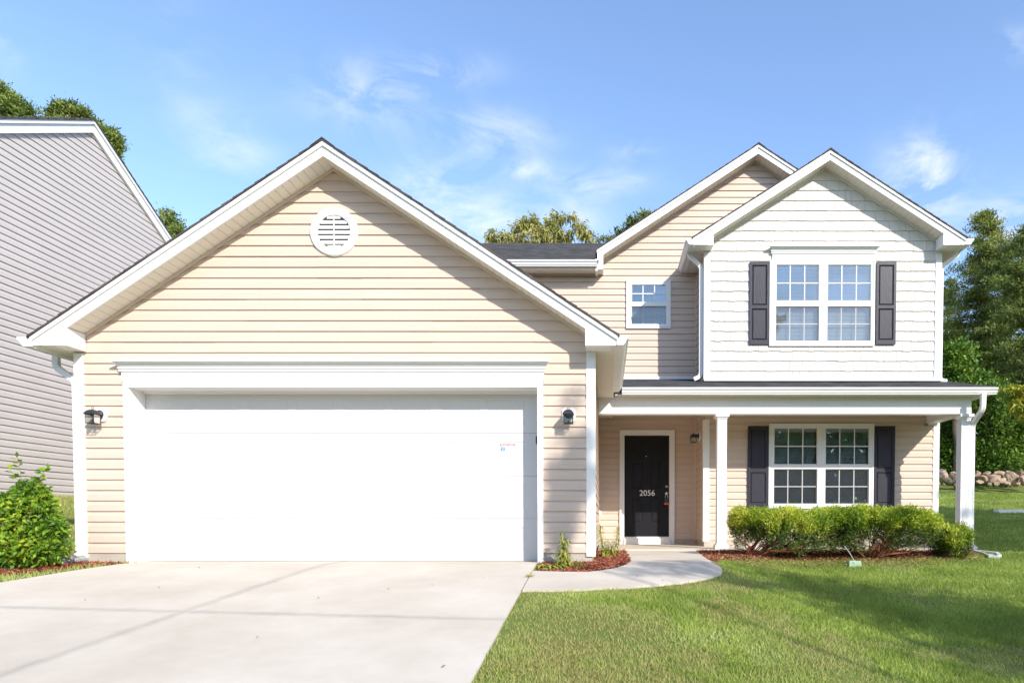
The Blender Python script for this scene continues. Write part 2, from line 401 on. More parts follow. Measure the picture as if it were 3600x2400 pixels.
def sheet(name, poly, m, zoff, step=.25, skirt=.08, kind='structure', fz=None, **pr):
    fz = fz or ground
    bm = bmesh.new(); vs = [bm.verts.new((x, y, 0)) for x, y in poly]; bm.faces.new(vs)
    xs = [p[0] for p in poly]; ys = [p[1] for p in poly]
    for ax, lo, hi in ((0, min(xs), max(xs)), (1, min(ys), max(ys))):
        t = math.ceil(lo / step) * step
        while t < hi:
            bmesh.ops.bisect_plane(bm, geom=bm.verts[:] + bm.edges[:] + bm.faces[:], plane_co=(t, 0, 0) if ax == 0 else (0, t, 0), plane_no=(1, 0, 0) if ax == 0 else (0, 1, 0)); t += step
    ed = [e for e in bm.edges if e.is_boundary]
    ex = bmesh.ops.extrude_edge_only(bm, edges=ed)['geom']
    low_ = set(v for v in ex if isinstance(v, bmesh.types.BMVert))
    for v in bm.verts: v.co.z = fz(v.co.x, v.co.y) + zoff - (skirt if v in low_ else 0)
    bmesh.ops.recalc_face_normals(bm, faces=bm.faces)
    me = bpy.data.meshes.new(name); bm.to_mesh(me); bm.free(); me.materials.append(m)
    o = bpy.data.objects.new(name, me); C.objects.link(o); o['kind'] = kind
    for k, v in pr.items(): o[k] = v
    return o

def lawnmat():
    m = bpy.data.materials.new('lawn_soil'); m.use_nodes = True; t = m.node_tree; b = t.nodes['Principled BSDF']
    g = t.nodes.new('ShaderNodeNewGeometry')
    def nd(sc, det):
        n = t.nodes.new('ShaderNodeTexNoise'); n.inputs['Scale'].default_value = sc; n.inputs['Detail'].default_value = det; n.inputs['Roughness'].default_value = .65
        t.links.new(g.outputs['Position'], n.inputs['Vector']); return n.outputs[0]
    r = t.nodes.new('ShaderNodeValToRGB'); e = r.color_ramp.elements
    e[0].position = .28; e[0].color = (.19, .13, .06, 1); e[1].position = .62; e[1].color = (.14, .21, .04, 1); k = e.new(.45); k.color = (.20, .21, .065, 1)
    a = t.nodes.new('ShaderNodeMath'); a.operation = 'MULTIPLY_ADD'; a.inputs[1].default_value = .45
    t.links.new(nd(22, 6), a.inputs[0]); s = t.nodes.new('ShaderNodeMath'); s.operation = 'MULTIPLY'; s.inputs[1].default_value = .6; t.links.new(nd(.7, 4), s.inputs[0]); t.links.new(s.outputs[0], a.inputs[2])
    t.links.new(a.outputs[0], r.inputs[0]); t.links.new(r.outputs[0], b.inputs['Base Color']); b.inputs['Roughness'].default_value = 1; b.inputs['Specular IOR Level'].default_value = .1
    bp = t.nodes.new('ShaderNodeBump'); bp.inputs['Strength'].default_value = .8; bp.inputs['Distance'].default_value = .03
    t.links.new(nd(45, 5), bp.inputs['Height']); t.links.new(bp.outputs[0], b.inputs['Normal']); return m
LAWN = lawnmat()
def axis(fine0, fine1, st, far):
    a = list(np.arange(fine0, fine1, st)); s = st; x = fine1
    while x < far: a.append(x); s *= 1.25; x += s
    a.append(far); s = st; x = fine0 - st; lo = []
    while x > -far: lo.append(x); s *= 1.25; x -= s
    lo.append(-far); return lo[::-1] + a
xs = axis(-14, 14, .3, 700); ys = axis(-4, 36, .3, 700)
mb = MB(); mb.v = [(x, y, ground(x, y)) for y in ys for x in xs]; nx_ = len(xs)
mb.f = [(j * nx_ + i, j * nx_ + i + 1, (j + 1) * nx_ + i + 1, (j + 1) * nx_ + i) for j in range(len(ys) - 1) for i in range(nx_ - 1)]
g_ = mb.build('ground', LAWN, smooth=True, kind='structure')

# driveway, walkway, street
gx = lambda a, b: (a, b)
dr_l0 = gp(452, 1985.5); dr_l1 = gp(0, 2053)
dl = ((dr_l1[0] - dr_l0[0]) / (dr_l1[1] - dr_l0[1]))
dr_r0 = gp(1893, 1981); dr_r1 = gp(1658, 2400)
drr = (dr_r1[0] - dr_r0[0]) / (dr_r1[1] - dr_r0[1])
drx = lambda y: dr_r0[0] + drr * (y - dr_r0[1])
drive_poly = [(-5.80, 8.4), (dr_l0[0], 7.97), dr_l1, (dr_l1[0] + dl * (2 - dr_l1[1]), 2.0), (dr_l1[0] + dl * (2 - dr_l1[1]) - .3, -2.6), (drx(-2.6), -2.6), (drx(7.95), 7.95), (-.80, 8.0), (-.80, 8.4)]
j1 = (gp(60, 2142), gp(1750, 2184)); j2 = (gp(1000, 2034), gp(20, 2376))
DRIVE = concrete('driveway_concrete', [(*j1[0], *j1[1], .075, .52), (*j2[0], *j2[1], .085, .50), (*j1[0], *j1[1], .012, .5)])
sheet('driveway', drive_poly, DRIVE, .02)
bed1_px = [(1898, 2013), (1960, 2015), (2030, 2016), (2077, 2015), (2112, 2011), (2145, 2006), (2172, 2000), (2190, 1994), (2206, 1987), (2216, 1979), (2212, 1968), (2204, 1955), (2195, 1930)]
walk_px = bed1_px + [(2439.5, 1931), (2455, 1944), (2470, 1956), (2484, 1968), (2500, 1978), (2520, 1990), (2532, 1998), (2538, 2006), (2540, 2014), (2535, 2021), (2505, 2032), (2450, 2044), (2400, 2052), (2300, 2062), (2223, 2069), (2121, 2073), (2019, 2079), (1900, 2080), (1846, 2080)]
walk_poly = [gp(*p) for p in walk_px]
e0 = walk_poly[-1]; walk_poly[-1] = (drx(e0[1]) + .012, e0[1]); walk_poly.append((drx(walk_poly[0][1]) + .012, walk_poly[0][1]))
WALK = concrete('walkway_concrete')
sheet('walkway', walk_poly, WALK, .024)
bed1 = [gp(*p) for p in bed1_px] + [(-.14, 10.92), (-.14, 7.95), (-.72, 7.95), (drx(7.9) + .01, 7.93)]
bed2 = [gp(*p) for p in [(2439.5, 1931), (2455, 1944), (2470, 1956), (2484, 1968), (2500, 1978), (2560, 1970), (2700, 1972), (2900, 1972), (3100, 1972), (3280, 1966), (3400, 1954), (3455, 1944)]] + [(6.35, 10.95), (2.0, 10.93)]
bed3 = [gp(*p) for p in [(452, 1984), (330, 1992), (180, 2010), (60, 2022), (0, 2030)]] + [(-7.3, 7.35), (-6.9, 8.2), (-6.36, 8.1), (-6.30, 7.97)]
MUL = mat('mulch_soil', (.20, .075, .045), 1.0, .5, 18, .9, 40, .1)
for i, (bd, nm) in enumerate(((bed1, 'mulch_bed'), (bed2, 'mulch_bed'), (bed3, 'mulch_bed'))):
    sheet(nm, bd, MUL, .012)
street = [(-60, -3.1), (-60, -11), (60, -11), (60, -3.1)]
sheet('road', street, ASPH, .015, step=3)

# ------------------------------------------------------------------ THE HOUSE
GY, PY, DY = 7.95, 12.05, 13.10       # garage front, porch wall, entry / upper wall
XL, XR, XI = -6.381, -.148, 1.81      # garage sides, recess corner
XE = 6.088                            # right end of the house
house = thing('suburban_house', 'beige sided suburban house with wide white garage door and porch', 'house', (-.1, 10.5, 0))
H = house
GC, GM = -3.252, .653                 # garage gable centre, slope
# siding walls -------------------------------------------------------
gar_top = lambda x: 4.735 - GM * abs(x - GC)
door_hole = (-5.80, -.765, -.2, 2.16)
ol = [(XL, .02), (XR, .02), (XR, gar_top(XR)), (GC, gar_top(GC)), (XL, gar_top(XL))]
mb = MB(); siding(mb, FRONT(GY), ol, [(-5.79, -.775, -.2, 2.30)], .117)
mb.build('siding_wall', SID, H)
mb = MB(); backing(mb, FRONT(GY), [(XL, .117), (XR, .117)] + ol[2:], [(-5.79, -.775, -.2, 2.15)], .20); mb.build('wall_sheathing', SID, H)
mb = MB(); siding(mb, SIDEW(XR, 1), [(GY + .02, .0), (DY, .0), (DY, 2.62), (GY + .02, 2.62)], [], .117); backing(mb, SIDEW(XR, 1), [(GY + .02, .117), (DY, .117), (DY, 2.62), (GY + .02, 2.62)], []); mb.build('siding_wall', SID, H)
mb = MB(); siding(mb, SIDEW(XL, -1), [(GY + .02, .0), (21.5, .0), (21.5, 2.62), (GY + .02, 2.62)], [], .117); backing(mb, SIDEW(XL, -1), [(GY + .02, 0.117), (21.5, 0.117), (21.5, 2.62), (GY + .02, 2.62)], []); mb.build('siding_wall', SID, H)
# entry + upper wall
z0d = WZ(1893, DY); z0p = WZ(1898, PY)
WSM = (*[WX(2202.5, 1070, DY), WX(2356.5, 1070, DY)], WZ(1155.7, DY), WZ(987, DY))      # small window outer
DHOLE = (WX(2190, 1700, DY), WX(2358, 1700, DY), -.2, WZ(1524, DY))
g2 = dict(c=2.934, m=.643, yf=12.78, wall=DY, zb=7.55, xl=-.165, xr=6.033)
g2top = lambda x: 7.55 + .02 - .643 * abs(x - 2.934)
hol = [DHOLE, (WSM[0] + .04, WSM[1] - .04, WSM[2] + .04, WSM[3] - .04)]
kk = math.floor((5.35 - z0d) / .1271)
mb = MB()
olA = [(-6.3, z0d), (-.165, z0d), (-.165, 5.37), (-6.3, 5.37)]
olB = [(-.165, z0d), (6.033, z0d), (6.033, g2top(6.033)), (2.934, g2top(2.934)), (-.165, g2top(-.165))]
siding(mb, FRONT(DY), olA, [(-6.3, XR, -1, 2.3)], z0d); siding(mb, FRONT(DY), olB, hol, z0d)
mb.build('siding_wall', SID, H)
mb = MB(); backing(mb, FRONT(DY), olA, []); backing(mb, FRONT(DY), olB, hol); mb.build('wall_sheathing', SID, H)
# recess side wall facing -x, from z 0 up to the upper gable eave
mb = MB(); rs = [(PY + .02, z0d), (DY - .001, z0d), (DY - .001, 5.36), (PY + .02, 5.36)]
siding(mb, SIDEW(XI, -1), rs, [], z0d); backing(mb, SIDEW(XI, -1), rs, [], .1); mb.build('siding_wall', SID, H)
# porch wall (lower) and its window
WLO = (WX(2701.5, 1640, PY), WX(3068, 1640, PY), WZ(1786, PY), WZ(1490, PY))
WUP = (WX(2704.5, 1080, PY), WX(3071.5, 1080, PY), WZ(1217, PY), WZ(917, PY))
hl = [(WLO[0] + .04, WLO[1] - .04, WLO[2] + .04, WLO[3] - .04)]
mb = MB(); olp = [(XI, z0p), (XE, z0p), (XE, 2.75), (XI, 2.75)]
siding(mb, FRONT(PY), olp, hl, z0p); backing(mb, FRONT(PY), olp, hl); mb.build('siding_wall', SID, H)
# right side and rear
mb = MB(); backing(mb, SIDEW(XE, 1), [(PY, 0), (21.5, 0), (21.5, 5.4), (PY, 5.4)], [], .12); siding(mb, SIDEW(XE, 1), [(PY + .03, z0p), (21.5, z0p), (21.5, 5.38), (PY + .03, 5.38)], [], z0p)
mb.build('siding_wall', SID, H)
mb = MB(); backing(mb, lambda u, z, o: (u, 21.5 + o, z), [(XL, 0), (XE - .13, 0), (XE - .13, 5.3), (XL, 5.3)], []); mb.build('siding_wall', SID, H)
mb = MB(); backing(mb, SIDEW(XL + .02, -1), [(DY + .13, 2.62), (21.4, 2.62), (21.4, 5.3), (17.2, 7.6), (DY + .13, 5.3)], []); mb.build('siding_wall', SID, H)
# upper gable: shakes
G1 = dict(c=3.965, m=.632, yf=11.745, zb=6.87)
g1top = lambda x: 6.87 + .02 - .632 * abs(x - 3.965)
zs0 = WZ(1338, PY); e_s = .1805
upo = [(XI, zs0), (XE, zs0), (XE, g1top(XE)), (3.965, g1top(3.965)), (XI, g1top(XI))]
uph = [(WUP[0] + .04, WUP[1] - .04, WUP[2] + .04, WUP[3] - .04)]
rnd = random.Random(5); mb = MB(); z = WZ(1372, PY) - e_s - .01
while z < 7:
    u = XI - rnd.uniform(0, .2)
    while u < XE:
        wd = rnd.choice((.10, .13, .16, .19, .24)); drop = rnd.uniform(-.004, .004)
        a = u; b = min(u + wd - .0048, XE + .2); o0 = .020 + rnd.uniform(-.0015, .0015)
        for r in rects((a, b, z + drop, z + e_s + .008), uph):
            pl = clip([(r[0], r[2]), (r[1], r[2]), (r[1], r[3]), (r[0], r[3])], upo)
            if pl:
                oo = lambda q: o0 - (o0 - .004) * (q - z) / e_s
                fr = FRONT(PY); n = len(mb.v); k = len(pl)
                mb.v += [fr(p, q, oo(q)) for p, q in pl] + [fr(p, q, 0) for p, q in pl]
                mb.f.append(tuple(range(n, n + k)))
                for i in range(k):
                    j = (i + 1) % k; mb.f.append((n + i, n + k + i, n + k + j, n + j))
        u += wd
    z += e_s
mb.build('shake_wall', SHAKE, H, label='off-white shake siding of the upper front gable')
mb = MB(); backing(mb, FRONT(PY), upo, uph); mb.build('wall_sheathing', SHAKE, H)

# foundations ---------------------------------------------------------
mb = MB()
mb.box(XL + .03, -5.80, GY - .004, GY + .18, -.5, .117); mb.box(-.768, XR - .02, GY - .004, GY + .18, -.5, .117)
mb.box(XL + .03, XL + .2, GY + .18, 21.4, -.5, .117); mb.box(XR - .2, XR - .02, GY + .18, DY, -.5, .117)
mb.box(XR - .02, XI + .2, DY - .004, DY + .15, -.5, z0d); mb.box(XI + .01, XE - .02, PY - .004, PY + .15, -.5, z0p)
mb.box(XI - .004, XI + .15, PY - .02, DY - .01, -.5, z0d)
mb.box(XE - .2, XE - .02, PY + .15, 21.4, -.5, z0p)
mb.build('foundation', FND, H)
# porch slab
PSY = 10.86
mb = MB(); mb.box(XR + .02, XI - .008, PSY + .004, DY - .008, -.15, .030); mb.box(XI - .008, 6.14, PSY, PY - .006, -.15, .030)
mb.build('porch_slab', WALK, H)

# corner trims ----------------------------------------------------------
def corner(x, y, z0, z1, sx, m=WHT, w_=.088, face=True):
    """outside corner post at (x, y): front leg toward -sx, side leg toward +y"""
    mb = MB(); o = .024
    mb.box(x - sx * (w_ - .0), x + sx * o, y - o, y - .0, z0, z1); mb.box(x, x + sx * o, y, y + w_, z0, z1)
    return mb.build('corner_trim', m, H)
corner(XL + .0, GY, .055, 2.52, -1); corner(XR - .0, GY, .075, 2.56, 1)
corner(XI, PY, WZ(1902, PY), 1.85 + .5, -1); corner(XE, PY, WZ(1875, PY) - .15, 2.33, 1)
corner(XI, PY, zs0 + .02, 5.38, -1); corner(XE, PY, zs0 + .02, 5.40, 1)
mb = MB(); mb.box(XI - .045, XI - .006, DY - .045, DY - .004, z0d - .02, 5.33); mb.build('corner_trim', TRIMB, H)
mb = MB(); mb.box(XR + .006, XR + .035, DY - .035, DY - .004, z0d, 2.2); mb.build('corner_trim', TRIMB, H)

# gables (rake boards, soffits, shingles) ---------------------------------
def roofslab(mb, xc, zc, m, xe, ya, yb, n, th=.018, irr=0, seed=3, mapf=None, und=.025):
    """one pitched plane as overlapping courses, from the ridge (xc, zc) down to xe"""
    rnd = random.Random(seed); sg = 1 if xe > xc else -1; L_ = abs(xe - xc); mapf = mapf or (lambda p, q, t: (p, t, q))
    for i in range(n):
        a, b = L_ * i / n, L_ * (i + 1) / n + .015
        if i == n - 1: b = L_
        za, zb_ = zc - m * a, zc - m * b
        y0 = ya - (rnd.uniform(0, irr) if irr else 0)
        mb.prism([(xc + sg * a, za - und), (xc + sg * b, zb_ - und), (xc + sg * b, zb_ + th + .004), (xc + sg * a, za + .004)], mapf, y0, yb)
def gable(c, m, zb, yf, wall, xlo, xhi, ze, yback, wx0, wx1, name=''):
    """zb: height of the rake board's lower edge at the peak"""
    f = lambda x, d=0: zb + d - m * abs(x - c)
    T = lambda p, q, t: (p, t, q)
    for sgn, xe, wx in ((-1, xlo, wx0), (1, xhi, wx1)):
        # rake fascia
        mb = MB()
        xb = c + sgn * (zb - ze) / m
        pl = [(c, f(c)), (c, f(c, .108)), (xe, f(xe, .108)), (xe, ze), (xb, ze)] if abs(xb - c) < abs(xe - c) else [(c, f(c)), (c, f(c, .108)), (xe, f(xe, .108)), (xe, f(xe))]
        mb.prism(pl, T, yf, yf + .022)
        mb.build('rake_fascia', WHT, H)
        mb = MB(); mb.prism([(c, f(c, .1085)), (c, f(c, .158)), (xe + sgn * .012, f(xe, .158) - m * .012), (xe + sgn * .012, f(xe, .1085) - m * .012)], T, yf - .022, yf + .022); mb.build('rake_trim', WHT, H)
        # rake soffit: panels with grooves, running from the rake to the wall
        mb = MB(); x = c; st = .10 * math.cos(math.atan(m))
        while abs(x + sgn * st - c) < abs(wx - c):
            x1 = x + sgn * (st - .006)
            mb.prism([(x, f(x, .012)), (x1, f(x1, .012)), (x1, f(x1, .03)), (x, f(x, .03))], T, yf + .022, wall - .001)
            mb.prism([(x1, f(x1, .020)), (x + sgn * st, f(x + sgn * st, .020)), (x + sgn * st, f(x + sgn * st, .03)), (x1, f(x1, .03))], T, yf + .022, wall - .001)
            x += sgn * st
        if abs(x - wx) > .004: mb.prism([(x, f(x, .012)), (wx, f(wx, .012)), (wx, f(wx, .03)), (x, f(x, .03))], T, yf + .022, wall - .001)
        mb.build('soffit', SOFF, H)
        mb = MB(); mb.prism([(c, f(c, .010)), (wx, f(wx, .010)), (wx, f(wx, -.026)), (c, f(c, -.026))], T, wall - .032, wall - .017); mb.build('soffit_trim', TRIMB if name == 'g' else SOFF, H)
        # boxed eave return
        if abs(xb - c) < abs(xe - c) or True:
            mb = MB(); zt = f(wx, .0)
            xw = wx - sgn * .05
            pl = [(xw, ze + .001), (xw, f(xw) - .001), (xb if abs(xb - c) > abs(xw - c) else xe, ze + .001)]
            if abs(xb - c) > abs(xe - c): pl = [(xw, ze + .001), (xw, f(xw) - .001), (xe, f(xe) - .001), (xe, ze + .001)]
            mb.prism(pl, T, yf + .004, wall - .03); mb.build('eave_return', WHT, H)
        # shingles
        mb = MB(); xr = xe + sgn * .035
        roofslab(mb, c, zb + .158 + .016, m, xr, yf - .03, yback, max(6, int(abs(xr - c) / .125)), irr=.006, th=.011, und=.015, seed=int(abs(xe) * 10)); mb.build('roof', ROOFG, H)
    mb = MB(); rz = zb + .158 + .014
    y = yf - .035
    while y < yback:
        mb.prism([(c - .13, rz - m * .13 + .006), (c, rz + .012), (c + .13, rz - m * .13 + .006), (c + .13, rz - m * .13 + .016), (c, rz + .026), (c - .13, rz - m * .13 + .016)], T, y, min(y + .2, yback)); y += .21
    mb.build('ridge_cap', ROOFG, H)
ZE_G = 2.537
gable(GC, GM, 4.70, GY - .305, GY, -6.653, .125, ZE_G, DY - .02, -6.30, -.19, 'g')
ZE_1 = WZ(860.4, 11.745)
gable(3.965, .632, 6.87, 11.745, PY, 1.559, 6.371, ZE_1, 16.5, 1.86, 6.04, '1')
# rear beige gable: its left rake ends on the main eave
gable(2.934, .643, 7.55, 12.78, DY, -.165, 6.033, 5.35, 17.3, -.10, 5.97, 'g')
KG = [(0, 0), (.072, 0), (.075, .018), (.088, .026), (.098, .058), (.112, .070), (.113, .078), (.120, .080), (.121, .103), (.113, .105), (.112, .09), (0, .09)]
def gutter_x(x0, x1, y, z):      # runs along x, hangs in front of y
    mb = MB(); mb.prism(KG, lambda p, q, t: (t, y - p, z + q), x0, x1)
    mb.prism([(0, 0), (.072, 0), (.122, .105), (0, .105)], lambda p, q, t: (t, y - p, z + q), x1, x1 + .003)
    return mb.build('gutter', WHT, H)
def gutter_y(y0, y1, x, z, s, sc=1.15):
    mb = MB(); mb.prism([(p * sc, q) for p, q in KG], lambda p, q, t: (x + s * p, t, z + q), y0, y1)
    mb.prism([(p * sc, q) for p, q in ((0, 0), (.072, 0), (.122, .105), (0, .105))], lambda p, q, t: (x + s * p, t, z + q), y0 - .003, y0)
    return mb.build('gutter', WHT, H)
def eave_y(x_w, x_f, y0, y1, z, s):
    """level soffit between wall and fascia, running along y, plus fascia board"""
    mb = MB(); y = y0
    while y < y1:
        b = min(y + .094, y1); mb.box(x_w, x_f - s * .02, y, b, z + .002, z + .014)
        mb.box(x_w, x_f - s * .02, b, min(b + .006, y1), z + .007, z + .014); y += .1
    mb.build('soffit', SOFF, H)
    mb = MB(); mb.box(x_f - s * .02, x_f - s * .001, y0, y1, z - .012, z + .13); mb.build('eave_fascia', WHT, H)
GF = GY - .305
eave_y(XR + .012, .125, GF + .024, DY - .02, ZE_G, 1); gutter_y(GF - .01, PSY - .42, .125, ZE_G + .004, 1)
eave_y(XL - .012, -6.653, GF + .024, 21.4, ZE_G - .01, -1); gutter_y(GF - .01, 21.4, -6.653, ZE_G - .01, -1, 1.4)
eave_y(XI - .012, 1.559, 11.745 + .024, DY - .03, ZE_1 - .01, -1); gutter_y(11.735, DY - .03, 1.559, ZE_1 + .0, -1)
eave_y(XE + .012, 6.371, 11.745 + .024, 17, ZE_1 - .01, 1); gutter_y(11.735, 17, 6.371, ZE_1 + .0, 1, 1.3)
mb = MB(); mb.box(XI - .25, XI - .006, DY - .03, DY - .018, ZE_1 - .05, ZE_1 - .02); mb.build('soffit_trim', TRIMB, H)

# main roof -------------------------------------------------------------
zm0 = 5.39
mb = MB(); y = -6.7
x = -6.7
while x < -.17:
    b = min(x + .094, -.167); mb.box(x, b, 12.79, DY - .018, zm0 + .002 - .03, zm0 - .016); mb.box(b, min(b + .006, -.167), 12.79, DY - .018, zm0 - .022, zm0 - .016); x += .1
mb.build('soffit', SOFF, H)
mb = MB(); mb.box(-6.7, -.168, 12.768, 12.788, zm0 - .045, zm0 + .10); mb.build('eave_fascia', WHT, H)
mb = MB(); mb.box(-6.7, -.165, DY - .04, DY - .0175, zm0 - .06, zm0 - .03); mb.build('soffit_trim', TRIMB, H)
mb = MB(); mb.box(-.205, -.160, 12.776, DY - .002, zm0 - .07, 5.545); mb.build('eave_return', WHT, H)
gutter_x(-6.7, -.172, 12.766, zm0 - .01)
M = lambda p, q, t: (t, p, q)
YRg = 17.2; zr = WZ(855.4, YRg); mmain = (zr - (zm0 + .115)) / (YRg - 12.74)
mb = MB(); roofslab(mb, YRg, zr - .02, mmain, 12.735, -6.72, -.14, 34, mapf=M, seed=4)
roofslab(mb, YRg, zr - .02, mmain, DY + .2, -.14, 6.3, 28, mapf=M, seed=4); roofslab(mb, YRg, zr - .02, mmain, 21.8, -6.72, 6.3, 34, mapf=M, seed=5)
mb.build('roof', ROOF, H)
mb = MB(); x = -6.72
while x < 6.3: mb.prism([(YRg - .14, zr - .02 - mmain * .14), (YRg, zr + .005), (YRg + .14, zr - .02 - mmain * .14), (YRg, zr - .01)], M, x, x + .3); x += .31
mb.build('ridge_cap', ROOF, H)

# porch: beams, ceiling, roof, gutter ---------------------------------------
zbm = 2.275; BY = 10.92; BX = 6.071
zbt = WZ(1393, BY)
mb = MB(); mb.box(XR + .02, BX, BY, BY + .185, zbm, zbt); mb.box(XR + .02, BX, BY + .03, BY + .183, zbt + .009, 2.64); mb.build('porch_beam', WHT, H)
mb = MB(); mb.box(BX - .185, BX - .002, BY + .186, PY - .026, zbm + .002, 2.64); mb.box(BX - .215, BX - .19, PY - .05, PY - .026, zbm - .03, zbm + .22); mb.box(BX - .215, BX, PY - .05, PY - .026, zbm - .03, zbm); mb.build('porch_beam', WHT, H)
mb = MB(); x = XR + .03
while x < BX - .19: mb.box(x, min(x + .094, BX - .188), BY + .187, DY - .02 if x < XI - .1 else PY - .02, 2.62, 2.635); x += .1
mb.build('porch_ceiling', SOFF, H)
ys_ = 10.78
mb = MB(); x = XR + .3
while x < 6.3:
    mb.box(x, min(x + .094, 6.3), ys_, BY - .001, zbt - .004, zbt + .008); mb.box(x + .094, min(x + .1, 6.3), ys_, BY - .001, zbt + .002, zbt + .008); x += .1
mb.box(BX, 6.30, BY, PY + .3, zbt - .004, zbt + .008)
mb.build('soffit', SOFF, H)
zf = WZ(1386.5, ys_)
mb = MB(); mb.box(.28, 6.32, ys_ - .02, ys_ - .001, zf - .01, zf + .12); mb.build('eave_fascia', WHT, H)
gutter_x(.262, WX(3513, 1370, 10.62), ys_ - .021, zf - .012)
zpt = WZ(1340, PY); mp_ = (zpt - (zf + .135)) / (PY - 10.72)
mb = MB(); roofslab(mb, PY + .12, zpt + mp_ * .12 - .03, mp_, 10.70, .16, 6.33, 12, mapf=M, seed=9)
roofslab(mb, DY + .05, zpt + mp_ * (DY + .05 - PY) - .03, mp_, 12.0, .16, XI - .05, 9, mapf=M, seed=8)
roofslab(mb, 12.95, zpt + mp_ * (12.95 - PY) - .03, mp_, 12.0, XE + .05, 6.33, 8, mapf=M, seed=8)
mb.build('roof', ROOF, H)
mb = MB(); mb.prism([(10.72, zf + .02), (12.9, zpt + .25), (12.9, zpt - .1), (10.72, zf - .01)], M, 6.30, 6.318); mb.build('rake_fascia', WHT, H)
zfl = zpt + mp_ * (DY - PY)
mb = MB(); mb.box(.2, XI - .05, DY - .05, DY - .018, zfl - .02, zfl + .035); mb.build('flashing', WHT, H)
mb = MB(); mb.box(XI - .02, XE + .02, PY - .045, PY - .024, zs0 - .01, zs0 + .03); mb.build('flashing', WHT, H)

# posts --------------------------------------------------------------------
def post(xc):
    w2 = .0775; y0 = BY + .005; y1 = y0 + .155; yc = (y0 + y1) / 2
    ring = []
    def side(ax, ay, bx, by, nx, ny):
        pts = []; n = 5
        for i in range(n):
            a = (.14 + i * .145); 
            for t, dd in ((a, 0), (a + .02, .006), (a + .10, .006), (a + .12, 0)):
                pts.append((ax + (bx - ax) * t - nx * dd, ay + (by - ay) * t - ny * dd))
        return [(ax, ay)] + pts
    P = [(xc - w2, y0), (xc + w2, y0), (xc + w2, y1), (xc - w2, y1)]
    for i, n in enumerate(((0, -1), (1, 0), (0, 1), (-1, 0))):
        ring += side(*P[i], *P[(i + 1) % 4], *n)
    mb = MB(); mb.prism([(p, q) for p, q in ring], lambda p, q, t: (p, q, t), .03, zbm - .001)
    po = mb.build('porch_post', WHT, H)
    def sq(mb, prof):
        for (h0, e0), (h1, e1) in zip(prof, prof[1:]):
            a = [(xc + i * (w2 + e0), yc + j * (w2 + e0), h0) for i, j in ((-1, -1), (1, -1), (1, 1), (-1, 1))]; b = [(xc + i * (w2 + e1), yc + j * (w2 + e1), h1) for i, j in ((-1, -1), (1, -1), (1, 1), (-1, 1))]
            for i in range(4): j = (i + 1) % 4; mb.face([a[i], a[j], b[j], b[i]])
    mb = MB(); sq(mb, [(.031, .036), (.09, .032), (.115, .006), (.125, .002), (.125, 0)]); mb.build('post_base', WHT, po)
    mb = MB(); sq(mb, [(zbm - .085, 0), (zbm - .085, .006), (zbm - .07, .010), (zbm - .05, .030), (zbm - .045, .036), (zbm - .002, .036), (zbm - .002, 0)]); mb.build('post_capital', WHT, po)
post(WX(2538.5, 1700, BY)); post(BX - .0785)

# downspouts ------------------------------------------------------------------
def spout(pts, w_=.035, d_=.026, label=None):
    P = [Vector(p) for p in pts]; out_ = [P[0]]
    for i in range(1, len(P) - 1):      # rounded bends
        a, b, c = P[i - 1], P[i], P[i + 1]; r = min(.07, (a - b).length * .45, (c - b).length * .45)
        q0 = b + (a - b).normalized() * r; q1 = b + (c - b).normalized() * r
        for t in (0, .25, .5, .75, 1): out_.append(q0 * (1 - t) ** 2 + b * 2 * t * (1 - t) + q1 * t ** 2)
    out_.append(P[-1]); pr = []
    for (a, b) in ((-w_, -d_), (-w_ * .3, -d_), (-w_ * .2, -d_ + .004), (w_ * .2, -d_ + .004), (w_ * .3, -d_), (w_, -d_), (w_, d_), (-w_, d_)): pr.append((a, b))
    mb = MB(); mb.sweep(out_, pr, up=(0, 1, 0)); return mb.build('downspout', WHT, H, label=label)
# garage left
ya = 8.02
xdl = WX(269, 1600, ya)
spout([(WX(193, 1250, ya + .1) + .0, ya + .12, ZE_G + .01), (WX(193, 1290, ya + .1), ya + .12, WZ(1290, ya + .1)), (xdl, ya + .02, WZ(1338, ya)), (xdl, ya + .02, WZ(1950, ya)), (WX(248, 1972, ya - .12), ya - .14, WZ(1975, ya - .1))])
# porch right end
yd = 10.72
xd1 = WX(3456, 1400, yd); yb_ = 11.0; xd2 = BX + .045
spout([(xd1 - .03, yd - .06, zf), (xd1 - .03, yd - .05, WZ(1440, yd)), (xd2, BY + .05, WZ(1492, BY)), (xd2, BY + .05, WZ(1915, BY)), (xd2 + .05, BY - .04, WZ(1932, BY))], .036, .030)
# upper gable, right and left
yk = 12.14
spout([(WX(3368, 880, 12.0), 12.0, ZE_1 + .01), (WX(3366, 895, 12.0), 12.0, WZ(898, 12.0)), (XE + .065, yk, WZ(938, yk)), (XE + .065, yk, WZ(1332, yk) - .02), (XE + .14, yk - .10, WZ(1338, yk) - .03)], .034, .026)
spout([(WX(2419, 885, 12.3), 12.12, ZE_1 + .01), (WX(2420, 900, 12.3), 12.12, WZ(908, 12.2)), (XI - .062, yk, WZ(938, yk)), (XI - .062, yk, WZ(1322, yk)), (XI - .19, yk - .02, WZ(1338, yk) + .02)], .034, .026)

